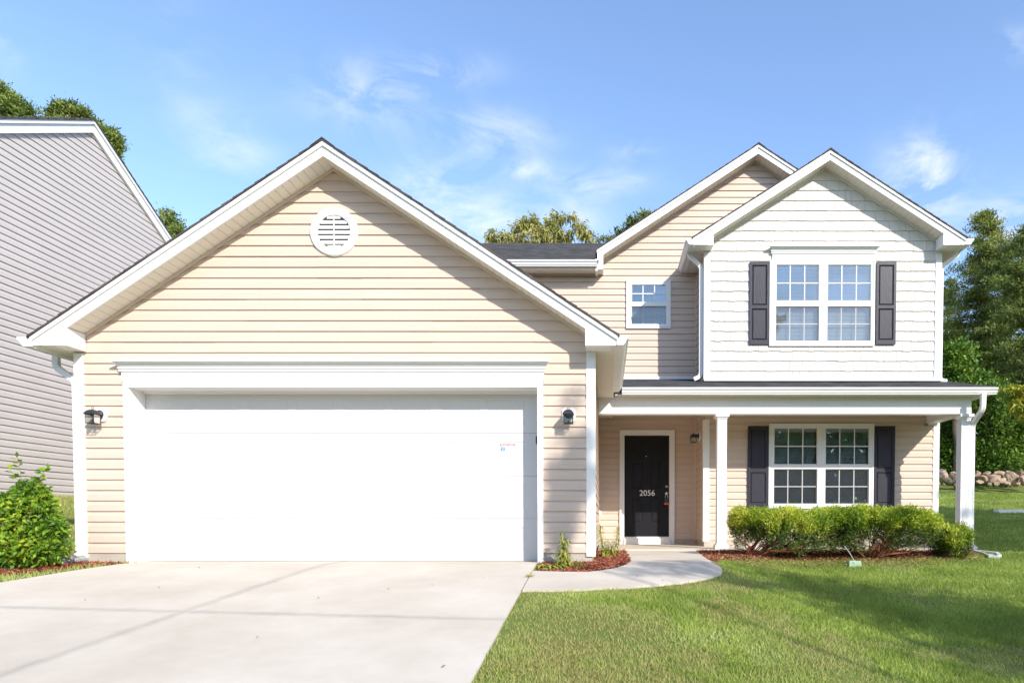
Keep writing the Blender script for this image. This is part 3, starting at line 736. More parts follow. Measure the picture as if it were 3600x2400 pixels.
# gable vent ----------------------------------------------------------------
vx, vz = WX(1177, 818.5, GY), WZ(818.5, GY); rv = .286
F_ = lambda a, b, h: (vx + a, GY - h, vz + b)
mb = MB(); mb.lathe([(rv, .0), (rv, .030), (rv - .012, .042), (rv - .07, .046), (rv - .080, .038), (rv - .088, .036), (rv - .092, .006)], F_, 56)
ven = mb.build('gable_vent', WHT, H, smooth=False, label='round white louvred vent')
mb = MB(); ri = rv - .092
for i in range(-4, 5):
    zc = i * .059 ; hw = math.sqrt(max(0, ri ** 2 - (abs(zc) - .0 if abs(zc) > 0 else 0) ** 2))
    if hw < .05: continue
    mb.prism([(.030, zc - .026), (.034, zc - .024), (.012, zc + .040), (.008, zc + .038)], lambda p, q, t: (vx + t, GY - p, vz + q), -hw, hw)
mb.box(vx - .006, vx + .006, GY - .028, GY - .004, vz - ri, vz + ri)
mb.build('louvre', WHT, ven)
mb = MB(); mb.lathe([(ri, .019), (.001, .019)], F_, 40); mb.build('vent_screen', DARKM, ven)

# garage door, surround -------------------------------------------------------
ox0, ox1, ozt = -5.752, -.825, 2.113
gd = 8.215; bot = .004
door_mb = MB(); sh = .5335
dx0 = -5.765; dx1 = -.815
gdoor = None
sec = []
for k in range(4):
    z0_ = bot + k * sh; z1_ = z0_ + sh - .003
    mb = MB(); mb.box(dx0, dx1, gd + .004, gd + .045, z0_, z1_)
    # face built as frame + embossed panels
    px = [(212 + 0, 412), (448, 650), (703, 903), (940, 1143), (1197, 1397), (1438, 1638), (1692, 1893), (1930, 2133)]
    hs = []
    for a, b in px:
        xa, xb_ = WX(400 + a / 1.47, 1650, gd), WX(400 + b / 1.47, 1650, gd)
        pz0, pz1 = z0_ + .105, z1_ - .105
        hs.append((xa, xb_, pz0, pz1))
    for r in rects((dx0, dx1, z0_, z1_), hs): mb.face([(r[0], gd, r[2]), (r[1], gd, r[2]), (r[1], gd, r[3]), (r[0], gd, r[3])])
    for xa, xb_, pz0, pz1 in hs:
        q = .014; dp = .006
        A = [(xa, pz0), (xb_, pz0), (xb_, pz1), (xa, pz1)]; B_ = [(xa + q, pz0 + q), (xb_ - q, pz0 + q), (xb_ - q, pz1 - q), (xa + q, pz1 - q)]
        for i in range(4):
            j = (i + 1) % 4; mb.face([(A[i][0], gd, A[i][1]), (A[j][0], gd, A[j][1]), (B_[j][0], gd + dp, B_[j][1]), (B_[i][0], gd + dp, B_[i][1])])
        n = 5; wv = (B_[1][0] - B_[0][0]) / n; D_ = dp - .003
        for i in range(n):
            a, b = B_[0][0] + i * wv, B_[0][0] + (i + 1) * wv; za, zb2 = B_[0][1], B_[2][1]
            mb.face([(a, gd + dp, za), (a + .005, gd + D_ , za), (a + .005, gd + D_, zb2), (a, gd + dp, zb2)])
            mb.face([(a + .005, gd + D_, za), (b - .005, gd + D_, za), (b - .005, gd + D_, zb2), (a + .005, gd + D_, zb2)])
            mb.face([(b - .005, gd + D_, za), (b, gd + dp, za), (b, gd + dp, zb2), (b - .005, gd + D_, zb2)])
    mb.face([(dx0, gd, z0_), (dx1, gd, z0_), (dx1, gd + .004, z0_), (dx0, gd + .004, z0_)]); mb.face([(dx0, gd, z1_), (dx1, gd, z1_), (dx1, gd + .004, z1_), (dx0, gd + .004, z1_)])
    if k == 0: gdoor = mb.build('garage_door', DOORW, H, label='wide white panelled garage door')
    else: mb.build('door_section', DOORW, gdoor)
mb = MB(); mb.box(dx0, dx1, gd + .006, gd + .03, -.002, bot - .001); mb.build('weather_seal', DARKM, gdoor)
# jambs and head of the opening, casing, header crown
mb = MB()
mb.box(-5.79, ox0, GY + .0, gd - .003, -.02, ozt + .04); mb.box(ox1, -.785, GY + .0, gd - .003, -.005, ozt + .04); mb.box(ox0, ox1, GY + .0, gd - .003, ozt, ozt + .04)
mb.box(ox0, ox1, gd - .05, gd - .004, ozt - .03, ozt); 
mb.box(-5.812, ox0 + .001, GY - .034, GY - .0005, -.035, ozt + .066); mb.box(ox1 - .001, -.757, GY - .034, GY - .0005, -.01, ozt + .066); mb.box(ox0 + .0012, ox1 - .0012, GY - .034, GY - .0005, ozt + .0005, ozt + .066)
mb.build('door_surround', WHT, H)
def crown(u0, u1, zb_, zt_, fz0, Y, name='header_crown'):
    """stepped crown mould with mitred ends, over a flat frieze"""
    h = zt_ - zb_
    P = [(.030, 0), (.056, 0), (.056, .20), (.044, .21), (.044, .27), (.066, .27), (.066, .38), (.054, .40), (.062, .50), (.080, .60), (.070, .62), (.070, .68), (.100, .68), (.100, .76), (.090, .77), (.090, .81), (.120, .81), (.120, 1.0), (.0, 1.0), (.0, 0)]
    mb = MB(); n = len(mb.v); k = len(P)
    for s_, u in ((-1, u0), (1, u1)):
        mb.v += [(u + s_ * max(0, o - .03), Y - o, zb_ + f * h) for o, f in P]
    mb.f.append(tuple(range(k))); mb.f.append(tuple(range(2 * k - 1, k - 1, -1)))
    for i in range(k): j = (i + 1) % k; mb.f.append((i, j, k + j, k + i))
    c = mb.build(name, WHT, H)
    mb = MB(); mb.box(u0, u1, Y - .042, Y - .001, fz0, zb_ - .001); mb.build('frieze_board', WHT, c)
crown(WX(436, 1325, GY), WX(1912.5, 1325, GY) , WZ(1308, GY), WZ(1272, GY), ozt + .068, GY)
crown(WX(2714, 900, PY), WX(3071, 900, PY), WZ(895, PY), WZ(870, PY), WUP[3] + .002, PY)

# windows --------------------------------------------------------------------
def window(O, Y, sashes, wcas, name='window', screens=True, label=None, deep=.0):
    """O: outer (x0, x1, z0, z1); sashes: list of columns, each (x0, x1, [(z0, z1) upper glass, lower glass])"""
    fr = MB(); gl = MB(); gr = MB(); bl = MB(); scn = MB(); rm = MB()
    holes = [(a, b, z0, z1) for a, b, zz in sashes for z0, z1 in zz]
    for r in rects(O, holes): fr.box(r[0], r[1], Y - .035, Y + .03, r[2], r[3])
    # outer casing lip
    q = .022
    for r in rects((O[0] - .004, O[1] + .004, O[2] - .004, O[3] + .002), [(O[0] + q, O[1] - q, O[2] + q, O[3] - q)]): fr.box(r[0], r[1], Y - .046, Y - .034, r[2], r[3])
    fr.box(O[0] + q + .01, O[1] - q - .01, Y - .052, Y - .036, O[2] + q + .004, O[2] + q + .016)
    wf = fr.build('window', WHT, H, label=label)
    for a, b, zz in sashes:
        for k, (z0, z1) in enumerate(zz):
            up = (k == 0); yg = Y - (.006 if up else -.004)
            gl.face([(a, yg, z0), (b, yg, z0), (b, yg, z1), (a, yg, z1)])
            for i in (1, 2):
                x = a + (b - a) * i / 3; gr.box(x - .009, x + .009, yg - .009, yg - .002, z0, z1)
            zm = (z0 + z1) / 2; gr.box(a, b, yg - .0095, yg - .0021, zm - .009, zm + .009)
            # thin sash bead
            for r in rects((a - .001, b + .001, z0 - .001, z1 + .001), [(a + .012, b - .012, z0 + .012, z1 - .012)]): gr.box(r[0], r[1], yg - .016, yg - .0015, r[2], r[3])
            if not up and screens:
                scn.face([(a, Y - .031, z0), (b, Y - .031, z0), (b, Y - .031, z1), (a, Y - .031, z1)])
        za, zb_ = min(z[0] for z in zz) - .02, max(z[1] for z in zz) + .02
        z = za + .03
        while z < zb_ - .06:
            bl.prism([(-.0105, -.0092), (.0105, .0080), (.0105, .0092), (-.0105, -.0080)], lambda p, q_, t: (t, Y + .075 + p, z + q_), a + .008, b - .02); z += .0245
        bl.box(a, b, Y + .06, Y + .09, zb_ - .055, zb_ - .01)
        for t in (.2, .8): x = a + (b - a) * t; bl.box(x - .0015, x + .0015, Y + .058, Y + .0595, za, zb_)
    gl.build('glass', GLASS, wf); gr.build('grille', WHT, wf); bl.build('blind', BLIND, wf)
    if screens and scn.v: scn.build('insect_screen', SCRN, wf)
    a, b = O[0] + .03, O[1] - .03
    rm.box(a, b, Y + 1.2, Y + 1.22, O[2] - .5, O[3] + .3); rm.box(a - .02, a, Y + .13, Y + 1.2, O[2] - .5, O[3] + .3); rm.box(b, b + .02, Y + .13, Y + 1.2, O[2] - .5, O[3] + .3)
    rm.build('room_lining', ROOM, wf)
    return wf
X_ = lambda x, y, Y: WX(x, y, Y)
window(WUP, PY, [(X_(2726, 1060, PY), X_(2878, 1060, PY), [(WZ(1060, PY), WZ(932, PY)), (WZ(1200, PY), WZ(1078, PY))]),
                 (X_(2906.5, 1060, PY), X_(3060, 1060, PY), [(WZ(1060, PY), WZ(932, PY)), (WZ(1200, PY), WZ(1078, PY))])], .05, label='double upstairs window under a crown header')
window(WLO, PY, [(X_(2719, 1630, PY), X_(2872, 1630, PY), [(WZ(1633, PY), WZ(1504, PY)), (WZ(1771, PY), WZ(1648, PY))]),
                 (X_(2899.5, 1630, PY), X_(3053.6, 1630, PY), [(WZ(1633, PY), WZ(1504, PY)), (WZ(1771, PY), WZ(1648, PY))])], .05, label='double porch window with closed blinds')
window(WSM, DY, [(X_(2219.7, 1070, DY), X_(2341.6, 1070, DY), [(WZ(1064.8, DY), WZ(1001.6, DY)), (WZ(1141, DY), WZ(1077.7, DY))])], .04, label='small single upstairs window')

# shutters --------------------------------------------------------------------
def shutter(x0, x1, z0, z1, Y):
    mb = MB(); st = .042; rl = .075; zmid = z0 + (z1 - z0) * .455
    hs = [(x0 + st, x1 - st, z0 + rl, zmid - .028), (x0 + st, x1 - st, zmid + .028, z1 - rl * .7)]
    yf, yb = Y - .045, Y - .018
    for r in rects((x0, x1, z0, z1), hs): mb.box(r[0], r[1], yf, yb, r[2], r[3])
    for a, b, c, d in hs:       # raised panel
        q = .018; e = .03
        R0 = [(a, c), (b, c), (b, d), (a, d)]; R1 = [(a + q, c + q), (b - q, c + q), (b - q, d - q), (a + q, d - q)]; R2 = [(a + e, c + e), (b - e, c + e), (b - e, d - e), (a + e, d - e)]
        for i in range(4):
            j = (i + 1) % 4
            mb.face([(R0[i][0], yf + .004, R0[i][1]), (R0[j][0], yf + .004, R0[j][1]), (R1[j][0], yf + .018, R1[j][1]), (R1[i][0], yf + .018, R1[i][1])])
            mb.face([(R1[i][0], yf + .018, R1[i][1]), (R1[j][0], yf + .018, R1[j][1]), (R2[j][0], yf + .006, R2[j][1]), (R2[i][0], yf + .006, R2[i][1])])
        mb.face([(p, yf + .006, q_) for p, q_ in R2])
    for zz in (z0 + .04, zmid, z1 - .03):
        for xx in (x0 + .012, x1 - .012): mb.lathe([(.001, .003), (.004, .002), (.005, 0)], lambda p, q_, h: (xx + p, yf - h, zz + q_), 8)
    return mb.build('shutter', SHUT, H)
su = shutter(X_(2633.5, 1060, PY), X_(2704, 1060, PY) - .006, WZ(1212, PY), WZ(924, PY), PY)
copy_part(su, H, (X_(3076, 1060, PY) - X_(2633.5, 1060, PY) + .006, -.002, .0))
sl = shutter(X_(2627.5, 1640, PY), X_(2701, 1640, PY) - .008, WZ(1783.7, PY), WZ(1498, PY), PY)
copy_part(sl, H, (X_(3069, 1640, PY) - X_(2627.5, 1640, PY) + .006, -.002, .0))

# front door --------------------------------------------------------------------
fx0, fx1, fz0, fz1 = X_(2194.5, 1700, DY), X_(2353, 1700, DY), WZ(1884.6, DY), WZ(1531, DY)
cx0, cx1, cz1 = X_(2178, 1700, DY), X_(2371, 1700, DY), WZ(1512, DY)
mb = MB(); O = (cx0, cx1, .032, cz1)
for r in rects(O, [(fx0 + .002, fx1 - .002, -.1, fz1 + .004)]): mb.box(r[0], r[1], DY - .040, DY - .0, r[2], r[3])
for r in rects(O, [(cx0 + .028, cx1 - .028, -.1, cz1 - .028)]): mb.box(r[0], r[1], DY - .052, DY - .039, r[2], r[3])
mb.box(fx0 - .03, fx0 + .004, DY - .001, DY + .13, .032, fz1 + .03); mb.box(fx1 - .004, fx1 + .03, DY - .001, DY + .13, .032, fz1 + .03); mb.box(fx0 + .004, fx1 - .004, DY - .001, DY + .13, fz1 + .006, fz1 + .03)
dfr = mb.build('door_frame', WHT, H)
mb = MB(); mb.box(fx0 - .01, fx1 + .01, DY - .075, DY + .1, .031, fz0 - .03); mb.box(fx0 + .004, fx1 - .004, DY - .03, DY + .08, fz0 - .03, fz0 - .004); mb.build('threshold', WHT, dfr)
ydr = DY + .012
mb = MB(); wz = lambda q: WZ(1480 + q / 3.485, DY); wx = lambda q: X_(2150 + q / 3.485, 1700, DY)
pan = [(wx(258), wx(380), wz(1240), wz(935)), (wx(482), wx(604), wz(1240), wz(935)), (wx(258), wx(380), wz(815), wz(490)), (wx(482), wx(604), wz(815), wz(490)), (wx(258), wx(380), wz(385), wz(258)), (wx(482), wx(604), wz(385), wz(258))]
for r in rects((fx0, fx1, fz0, fz1), pan): mb.face([(r[0], ydr, r[2]), (r[1], ydr, r[2]), (r[1], ydr, r[3]), (r[0], ydr, r[3])])
for a, b, c, d in pan:
    L0 = 0; rings = [(0, 0), (.012, .008), (.022, .008), (.04, .002)]
    for (q0, d0), (q1, d1) in zip(rings, rings[1:]):
        A = [(a + q0, c + q0), (b - q0, c + q0), (b - q0, d - q0), (a + q0, d - q0)]; B_ = [(a + q1, c + q1), (b - q1, c + q1), (b - q1, d - q1), (a + q1, d - q1)]
        for i in range(4): j = (i + 1) % 4; mb.face([(A[i][0], ydr + d0, A[i][1]), (A[j][0], ydr + d0, A[j][1]), (B_[j][0], ydr + d1, B_[j][1]), (B_[i][0], ydr + d1, B_[i][1])])
    mb.face([(a + .04, ydr + .002, c + .04), (b - .04, ydr + .002, c + .04), (b - .04, ydr + .002, d - .04), (a + .04, ydr + .002, d - .04)])
mb.box(fx0, fx1, ydr + .012, ydr + .05, fz0, fz1)
fd = mb.build('front_door', DOORB, H, label='black six panel front door')
kx = wx(674)
mb = MB(); mb.lathe([(.001, .028), (.018, .028), (.022, .02), (.030, .008), (.032, 0)], lambda a, b, h: (kx + a, ydr - h, wz(798) + b), 20); mb.box(kx - .004, kx + .004, ydr - .04, ydr - .02, wz(798) - .012, wz(798) + .012); mb.build('deadbolt', STEEL, fd, smooth=False)
mb = MB(); mb.lathe([(.001, .075), (.018, .073), (.028, .06), (.030, .05), (.022, .035), (.012, .028), (.012, .01), (.032, .008), (.034, 0)], lambda a, b, h: (kx + a, ydr - h, wz(882) + b), 24); mb.build('door_knob', STEEL, fd, smooth=True)
mb = MB(); mb.lathe([(.001, .006), (.007, .005), (.010, 0)], lambda a, b, h: (wx(425) + a, ydr - h, wz(428) + b), 14); mb.build('peephole', STEEL, fd)
def text(s, x, y, z, size, m, parent, name, ext=.001, bold=.0, align='CENTER', sx=1.0, label=None):
    cu = bpy.data.curves.new('t', 'FONT'); cu.body = s; cu.size = size; cu.extrude = ext; cu.offset = bold; cu.align_x = align; cu.align_y = 'CENTER'
    ob = bpy.data.objects.new('t', cu); C.objects.link(ob); bpy.context.view_layer.update()
    me = bpy.data.meshes.new_from_object(ob.evaluated_get(bpy.context.evaluated_depsgraph_get())); bpy.data.objects.remove(ob); bpy.data.curves.remove(cu)
    for v in me.vertices: v.co = Vector((v.co.x * sx, -v.co.z, v.co.y))
    me.materials.clear(); me.materials.append(m); me.name = name
    o = bpy.data.objects.new(name, me); C.objects.link(o); ORG[o.name] = Vector((x, y, z)); o.parent = parent; o.location = Vector((x, y, z)) - ORG[parent.name]
    if label: o['label'] = label
    return o
text('2056', wx(437), ydr - .004, wz(881), .158, SILV, fd, 'house_number', .003, .0, sx=1.0)

# lanterns ------------------------------------------------------------------------
def lantern(fr, label, scale=1.0):
    """fr(u, z, o): local frame on the wall, u sideways, o away from the wall"""
    mb = MB(); q = .082; c = .025
    pl = [(-q + c, -q), (q - c, -q), (q, -q + c), (q, q - c), (q - c, q), (-q + c, q), (-q, q - c), (-q, -q + c)]
    mb.prism(pl, lambda a, b, t: fr(a, b, t), .012, .034)
    pt = mb.build('wall_lantern', WHT, H, label=label)
    mb = MB(); mb.lathe([(.001, .062), (.030, .060), (.045, .05), (.052, .036), (.052, .034)], lambda a, b, h: fr(a, b + .005, h), 24)
    mb.tube([fr(0, .005, .055), fr(0, .03, .075), fr(0, .035, .10)], .012, 8); 
    mb.build('back_plate', DARKM, pt)
    oc = .135; h0, h1 = -.118, -.012; r = .052
    mb = MB()
    # domed cap over the cage
    ring = []
    for (rr, hh) in ((.066, h1 - .004), (.066, h1 + .004), (.058, h1 + .020), (.044, h1 + .040), (.022, h1 + .055), (.006, h1 + .058)): ring.append((rr, hh))
    n0 = len(mb.v)
    for rr, hh in ring: mb.v += [fr(a * rr, hh, oc + b * rr) for a, b in ((-1, -1), (1, -1), (1, 1), (-1, 1))]
    for i in range(len(ring) - 1):
        for j in range(4): k = (j + 1) % 4; mb.f.append((n0 + i * 4 + j, n0 + i * 4 + k, n0 + (i + 1) * 4 + k, n0 + (i + 1) * 4 + j))
    mb.f.append((n0, n0 + 1, n0 + 2, n0 + 3)); mb.build('cap', DARKM, pt)
    mb = MB(); P_ = lambda pts: mb.tube([fr(*p) for p in pts], .0035, 6)
    for a, b in ((-1, -1), (1, -1), (1, 1), (-1, 1)): P_([(a * r, h1, oc + b * r), (a * r, h0, oc + b * r)])
    for hh in (h0, h1 - .006):
        for (a, b), (c_, d) in (((-1, -1), (1, -1)), ((1, -1), (1, 1)), ((1, 1), (-1, 1)), ((-1, 1), (-1, -1))): P_([(a * r, hh, oc + b * r), (c_ * r, hh, oc + d * r)])
    P_([(0, h0, oc - r), (0, h0, oc + r)]); P_([(-r, h0, oc), (r, h0, oc)]); mb.tube([fr(0, h0, oc), fr(0, h0 + .03, oc)], .009, 8)
    mb.build('cage', DARKM, pt); mb = MB()
    pts = [(.013 * math.cos(t * math.pi / 6), h1 + .072 + .013 * math.sin(t * math.pi / 6), oc) for t in range(13)]; mb.tube([fr(*p) for p in pts], .0028, 6); mb.tube([fr(0, h1 + .057, oc), fr(0, h1 + .062, oc)], .003, 6)
    mb.build('finial', DARKM, pt)
    mb = MB(); r2 = r - .003
    for (a, b), (c_, d) in (((-1, -1), (1, -1)), ((1, -1), (1, 1)), ((1, 1), (-1, 1)), ((-1, 1), (-1, -1))): mb.face([fr(a * r2, h0, oc + b * r2), fr(c_ * r2, h0, oc + d * r2), fr(c_ * r2, h1, oc + d * r2), fr(a * r2, h1, oc + b * r2)])
    mb.build('glass', LGLASS, pt)
for px_, lb in ((357, 'black lantern left of the garage door'), (2000.5, 'black lantern right of the garage door')):
    xx, zz = WX(px_, 1459, GY), WZ(1459, GY)
    lantern(lambda u, z, o, xx=xx, zz=zz: (xx + u, GY - o, zz + z), lb)
lantern(lambda u, z, o: (XI - .006 - o, 12.50 + u, WZ(1533, 12.5) + z), 'black lantern beside the front door')

# small fittings ---------------------------------------------------------------------
kz = WZ(1548, 8.05)
mb = MB()
for i in range(7):
    t = i / 6; hw = .050 * math.sqrt(max(.15, 1 - (2 * t - 1) ** 4))
mb.prism([(-.0, -.056), (-.022, -.052), (-.030, -.03), (-.031, .03), (-.024, .052), (-.0, .056)], lambda p, q, t: (ox1 + p, t, kz + q), GY + .05, GY + .11)
mb.build('keypad', DARKM, H, label='black keypad on the garage door jamb')
mb = MB(); mb.lathe([(.001, .05), (.03, .048), (.042, .03), (.045, .01), (.045, 0)], lambda a, b, h: (X_(2106, 1803, DY) + .01 + a, DY - .01 - h, WZ(1803, DY) + b * 1.3), 18); mb.build('vent_hood', WHT, H)

# neighbour house -------------------------------------------------------------------
NX = -10.86; nb = thing('neighbour_house', 'grey sided two storey house with white rake boards at the left edge', 'house', (NX - 3, 14, .9))
pkY, pkZ, NM = 14.0, 8.93, .585
ntop = lambda y: pkZ - .28 - NM * abs(y - pkY)
ol = [(8.2, .955), (19.8, .955), (19.8, ntop(19.8)), (pkY, ntop(pkY)), (8.2, ntop(8.2))]
fr = SIDEW(NX, 1); mb = MB(); siding(mb, fr, ol, [], .955); mb.build('siding_wall', GREY, nb)
mb = MB(); backing(mb, fr, ol, []); mb.box(NX - 9, NX - .12, 8.2, 8.3, .95, 5.4); mb.box(NX - 9, NX - .12, 19.7, 19.8, .95, 5.4); mb.build('wall_sheathing', GREY, nb)
mb = MB(); mb.box(NX - 9, NX - .01, 8.22, 19.78, .3, .953); mb.build('foundation', FND, nb)
T = lambda p, q, t: (t, p, q)
for s_ in (-1, 1):
    ye = pkY + s_ * 6.2; f = lambda y, d: pkZ + d - NM * abs(y - pkY)
    mb = MB(); mb.prism([(pkY, f(pkY, -.28)), (pkY, f(pkY, -.10)), (ye, f(ye, -.10)), (ye, f(ye, -.28))], T, NX + .02, NX + .07); mb.build('rake_fascia', WHT, nb)
    mb = MB(); mb.prism([(pkY, f(pkY, -.0995)), (pkY, f(pkY, -.02)), (ye, f(ye, -.02)), (ye, f(ye, -.0995))], T, NX - .01, NX + .10); mb.build('rake_trim', WHT, nb)
    mb = MB(); n = 48; 
    for i in range(n):
        a, b = 6.25 * i / n, 6.25 * (i + 1) / n + .01
        mb.prism([(pkY + s_ * a, pkZ - NM * a - .03), (pkY + s_ * b, pkZ - NM * b - .03), (pkY + s_ * b, pkZ - NM * b + .02), (pkY + s_ * a, pkZ - NM * a + .003)], T, NX - 9, NX + .115)
    mb.build('roof', ROOF, nb)

# ------------------------------------------------------------------ loose things
# notice on the garage door
nx0, nx1, nz0, nz1 = WX(1759, 1577, gd), WX(1810, 1577, gd), WZ(1596, gd), WZ(1560, gd)
mb = MB(); mb.box(nx0, nx1, gd - .0030, gd - .0015, nz0, nz1)
no = mb.build('paper_notice', PAPER, label='small white warning notice with red banner stuck on the garage door', category='notice')
wN, hN = nx1 - nx0, nz1 - nz0
mb = MB(); mb.box(nx0, nx1, gd - .0040, gd - .0031, nz1 - .2 * hN, nz1); mb.build('red_banner', RED, no)
mb = MB(); mb.box(nx0 + .03 * wN, nx0 + .32 * wN, gd - .0040, gd - .0031, nz1 - .70 * hN, nz1 - .27 * hN); mb.build('blue_square', BLUE, no)
mb = MB(); mb.box(nx0, nx1, gd - .0040, gd - .0031, nz0, nz0 + .025 * hN); mb.build('violet_line', VIO, no)
text('FRAUD ALERT', (nx0 + nx1) / 2, gd - .0046, nz1 - .1 * hN, .022, PAPER, no, 'banner_lettering', .0003, .0006, sx=1.18)
mb = MB()
for i, (a, b) in enumerate(((.05, .30), (.06, .29), (.11, .24), (.07, .28))): mb.box(nx0 + a * wN, nx0 + b * wN, gd - .0048, gd - .0041, nz1 - (.36 + i * .085) * hN, nz1 - (.33 + i * .085) * hN)
mb.build('printed_lines', PAPER, no)

# lockbox hanging on the knob
lx, lz = wx(672), wz(975)
lb = thing('key_lockbox', 'dark key lockbox with orange base hanging from the front door knob', 'lockbox', (lx, ydr - .05, wz(1022)))
mb = MB(); mb.prism([(-.045, wz(1000)), (.045, wz(1000)), (.048, wz(975)), (.034, wz(945)), (.018, wz(936)), (-.018, wz(936)), (-.034, wz(945)), (-.048, wz(975))], lambda p, q, t: (lx + p, t, q), ydr - .07, ydr - .022); mb.build('body', DARKM, lb)
mb = MB(); mb.box(lx - .049, lx + .049, ydr - .076, ydr - .018, wz(1022), wz(1001)); mb.build('base', ORNG, lb)
mb = MB(); pts = [(lx + .026 * math.cos(math.pi * t / 8), ydr - .042, wz(936) + .012 + .045 * math.sin(math.pi * t / 8)) for t in range(9)]; mb.tube([(lx + .026, ydr - .042, wz(937))] + pts + [(lx - .026, ydr - .042, wz(937))], .005, 8); mb.build('shackle', STEEL, lb)

# splash blocks, pipe, utility box, plank
def gz(x, y, o=0): return ground(x, y) + o
bx, by = gp(3465, 1958); sb_pts = [gp(*p) for p in ((3418, 1943), (3448, 1945), (3510, 1952), (3521, 1960), (3510, 1965), (3475, 1963), (3455, 1953))]
mb = MB(); k = len(sb_pts)
top = [(x, y, gz(x, y, .055)) for x, y in sb_pts]; cxy = (sum(p[0] for p in sb_pts) / k, sum(p[1] for p in sb_pts) / k)
inn = [(cxy[0] + (x - cxy[0]) * .72, cxy[1] + (y - cxy[1]) * .72, gz(x, y, .052)) for x, y in sb_pts]; flo = [(x, y, z - .028) for x, y, z in inn]
for i in range(k):
    j = (i + 1) % k; mb.face([top[i], top[j], inn[j], inn[i]]); mb.face([inn[i], inn[j], flo[j], flo[i]]); mb.face([top[i], top[j], (top[j][0], top[j][1], top[j][2] - .08), (top[i][0], top[i][1], top[i][2] - .08)])
mb.face(flo); mb.build('splash_block', SPLASH, label='pale concrete splash block on the grass below the porch downspout', category='splash block')
p0, p1 = gp(172, 1998), gp(283, 1984)
mb = MB(); a = Vector((p0[0], p0[1] + .15, gz(p0[0], p0[1] + .15, .06))); b = Vector((p1[0], p1[1] + .15, gz(p1[0], p1[1] + .15, .07)))
pts = [a.lerp(b, i / 30) for i in range(31)]; mb.tube(pts, [.048 if i % 2 else .042 for i in range(31)], 12); mb.build('drain_pipe', PIPEM, label='short grey corrugated drain pipe lying under the garage downspout', category='pipe')
ux, uy = gp(3001, 1990)
ub = thing('sprinkler_valve_box', 'small pale green box with a leaning rod at the front of the shrub bed', 'utility box', (ux, uy, gz(ux, uy)))
mb = MB(); zq = gz(ux, uy) - .02
for (r0, h0), (r1, h1) in zip([(.085, 0), (.080, .085), (.074, .098)], [(.080, .085), (.074, .098), (.0, .100)]):
    for i in range(4):
        c4 = ((-1, -1), (1, -1), (1, 1), (-1, 1)); p, q = c4[i], c4[(i + 1) % 4]
        mb.face([(ux + p[0] * r0, uy + p[1] * r0 * .8, zq + h0), (ux + q[0] * r0, uy + q[1] * r0 * .8, zq + h0), (ux + q[0] * r1, uy + q[1] * r1 * .8, zq + h1), (ux + p[0] * r1, uy + p[1] * r1 * .8, zq + h1)])
mb.build('box', GBOX, ub)
mb = MB(); mb.tube([(ux + .02, uy + .02, zq + .09), (ux - .04, uy + .04, zq + .20), (ux - .10, uy + .08, zq + .30)], .006, 6); mb.build('rod', GBOX, ub)
q0, q1 = gp(3512, 1803), gp(3640, 1797)
mb = MB(); mb.prism([(0, 0), (.30, .0), (.30, .12), (0, .12)], lambda p, q, t: (t, q0[1] + p + .08 * (t - q0[0]), gz(q0[0], q0[1]) + q), q0[0], q0[0] + 2.2); mb.build('white_board', WHT, label='long white board lying in the shaded grass at the right edge', category='board')

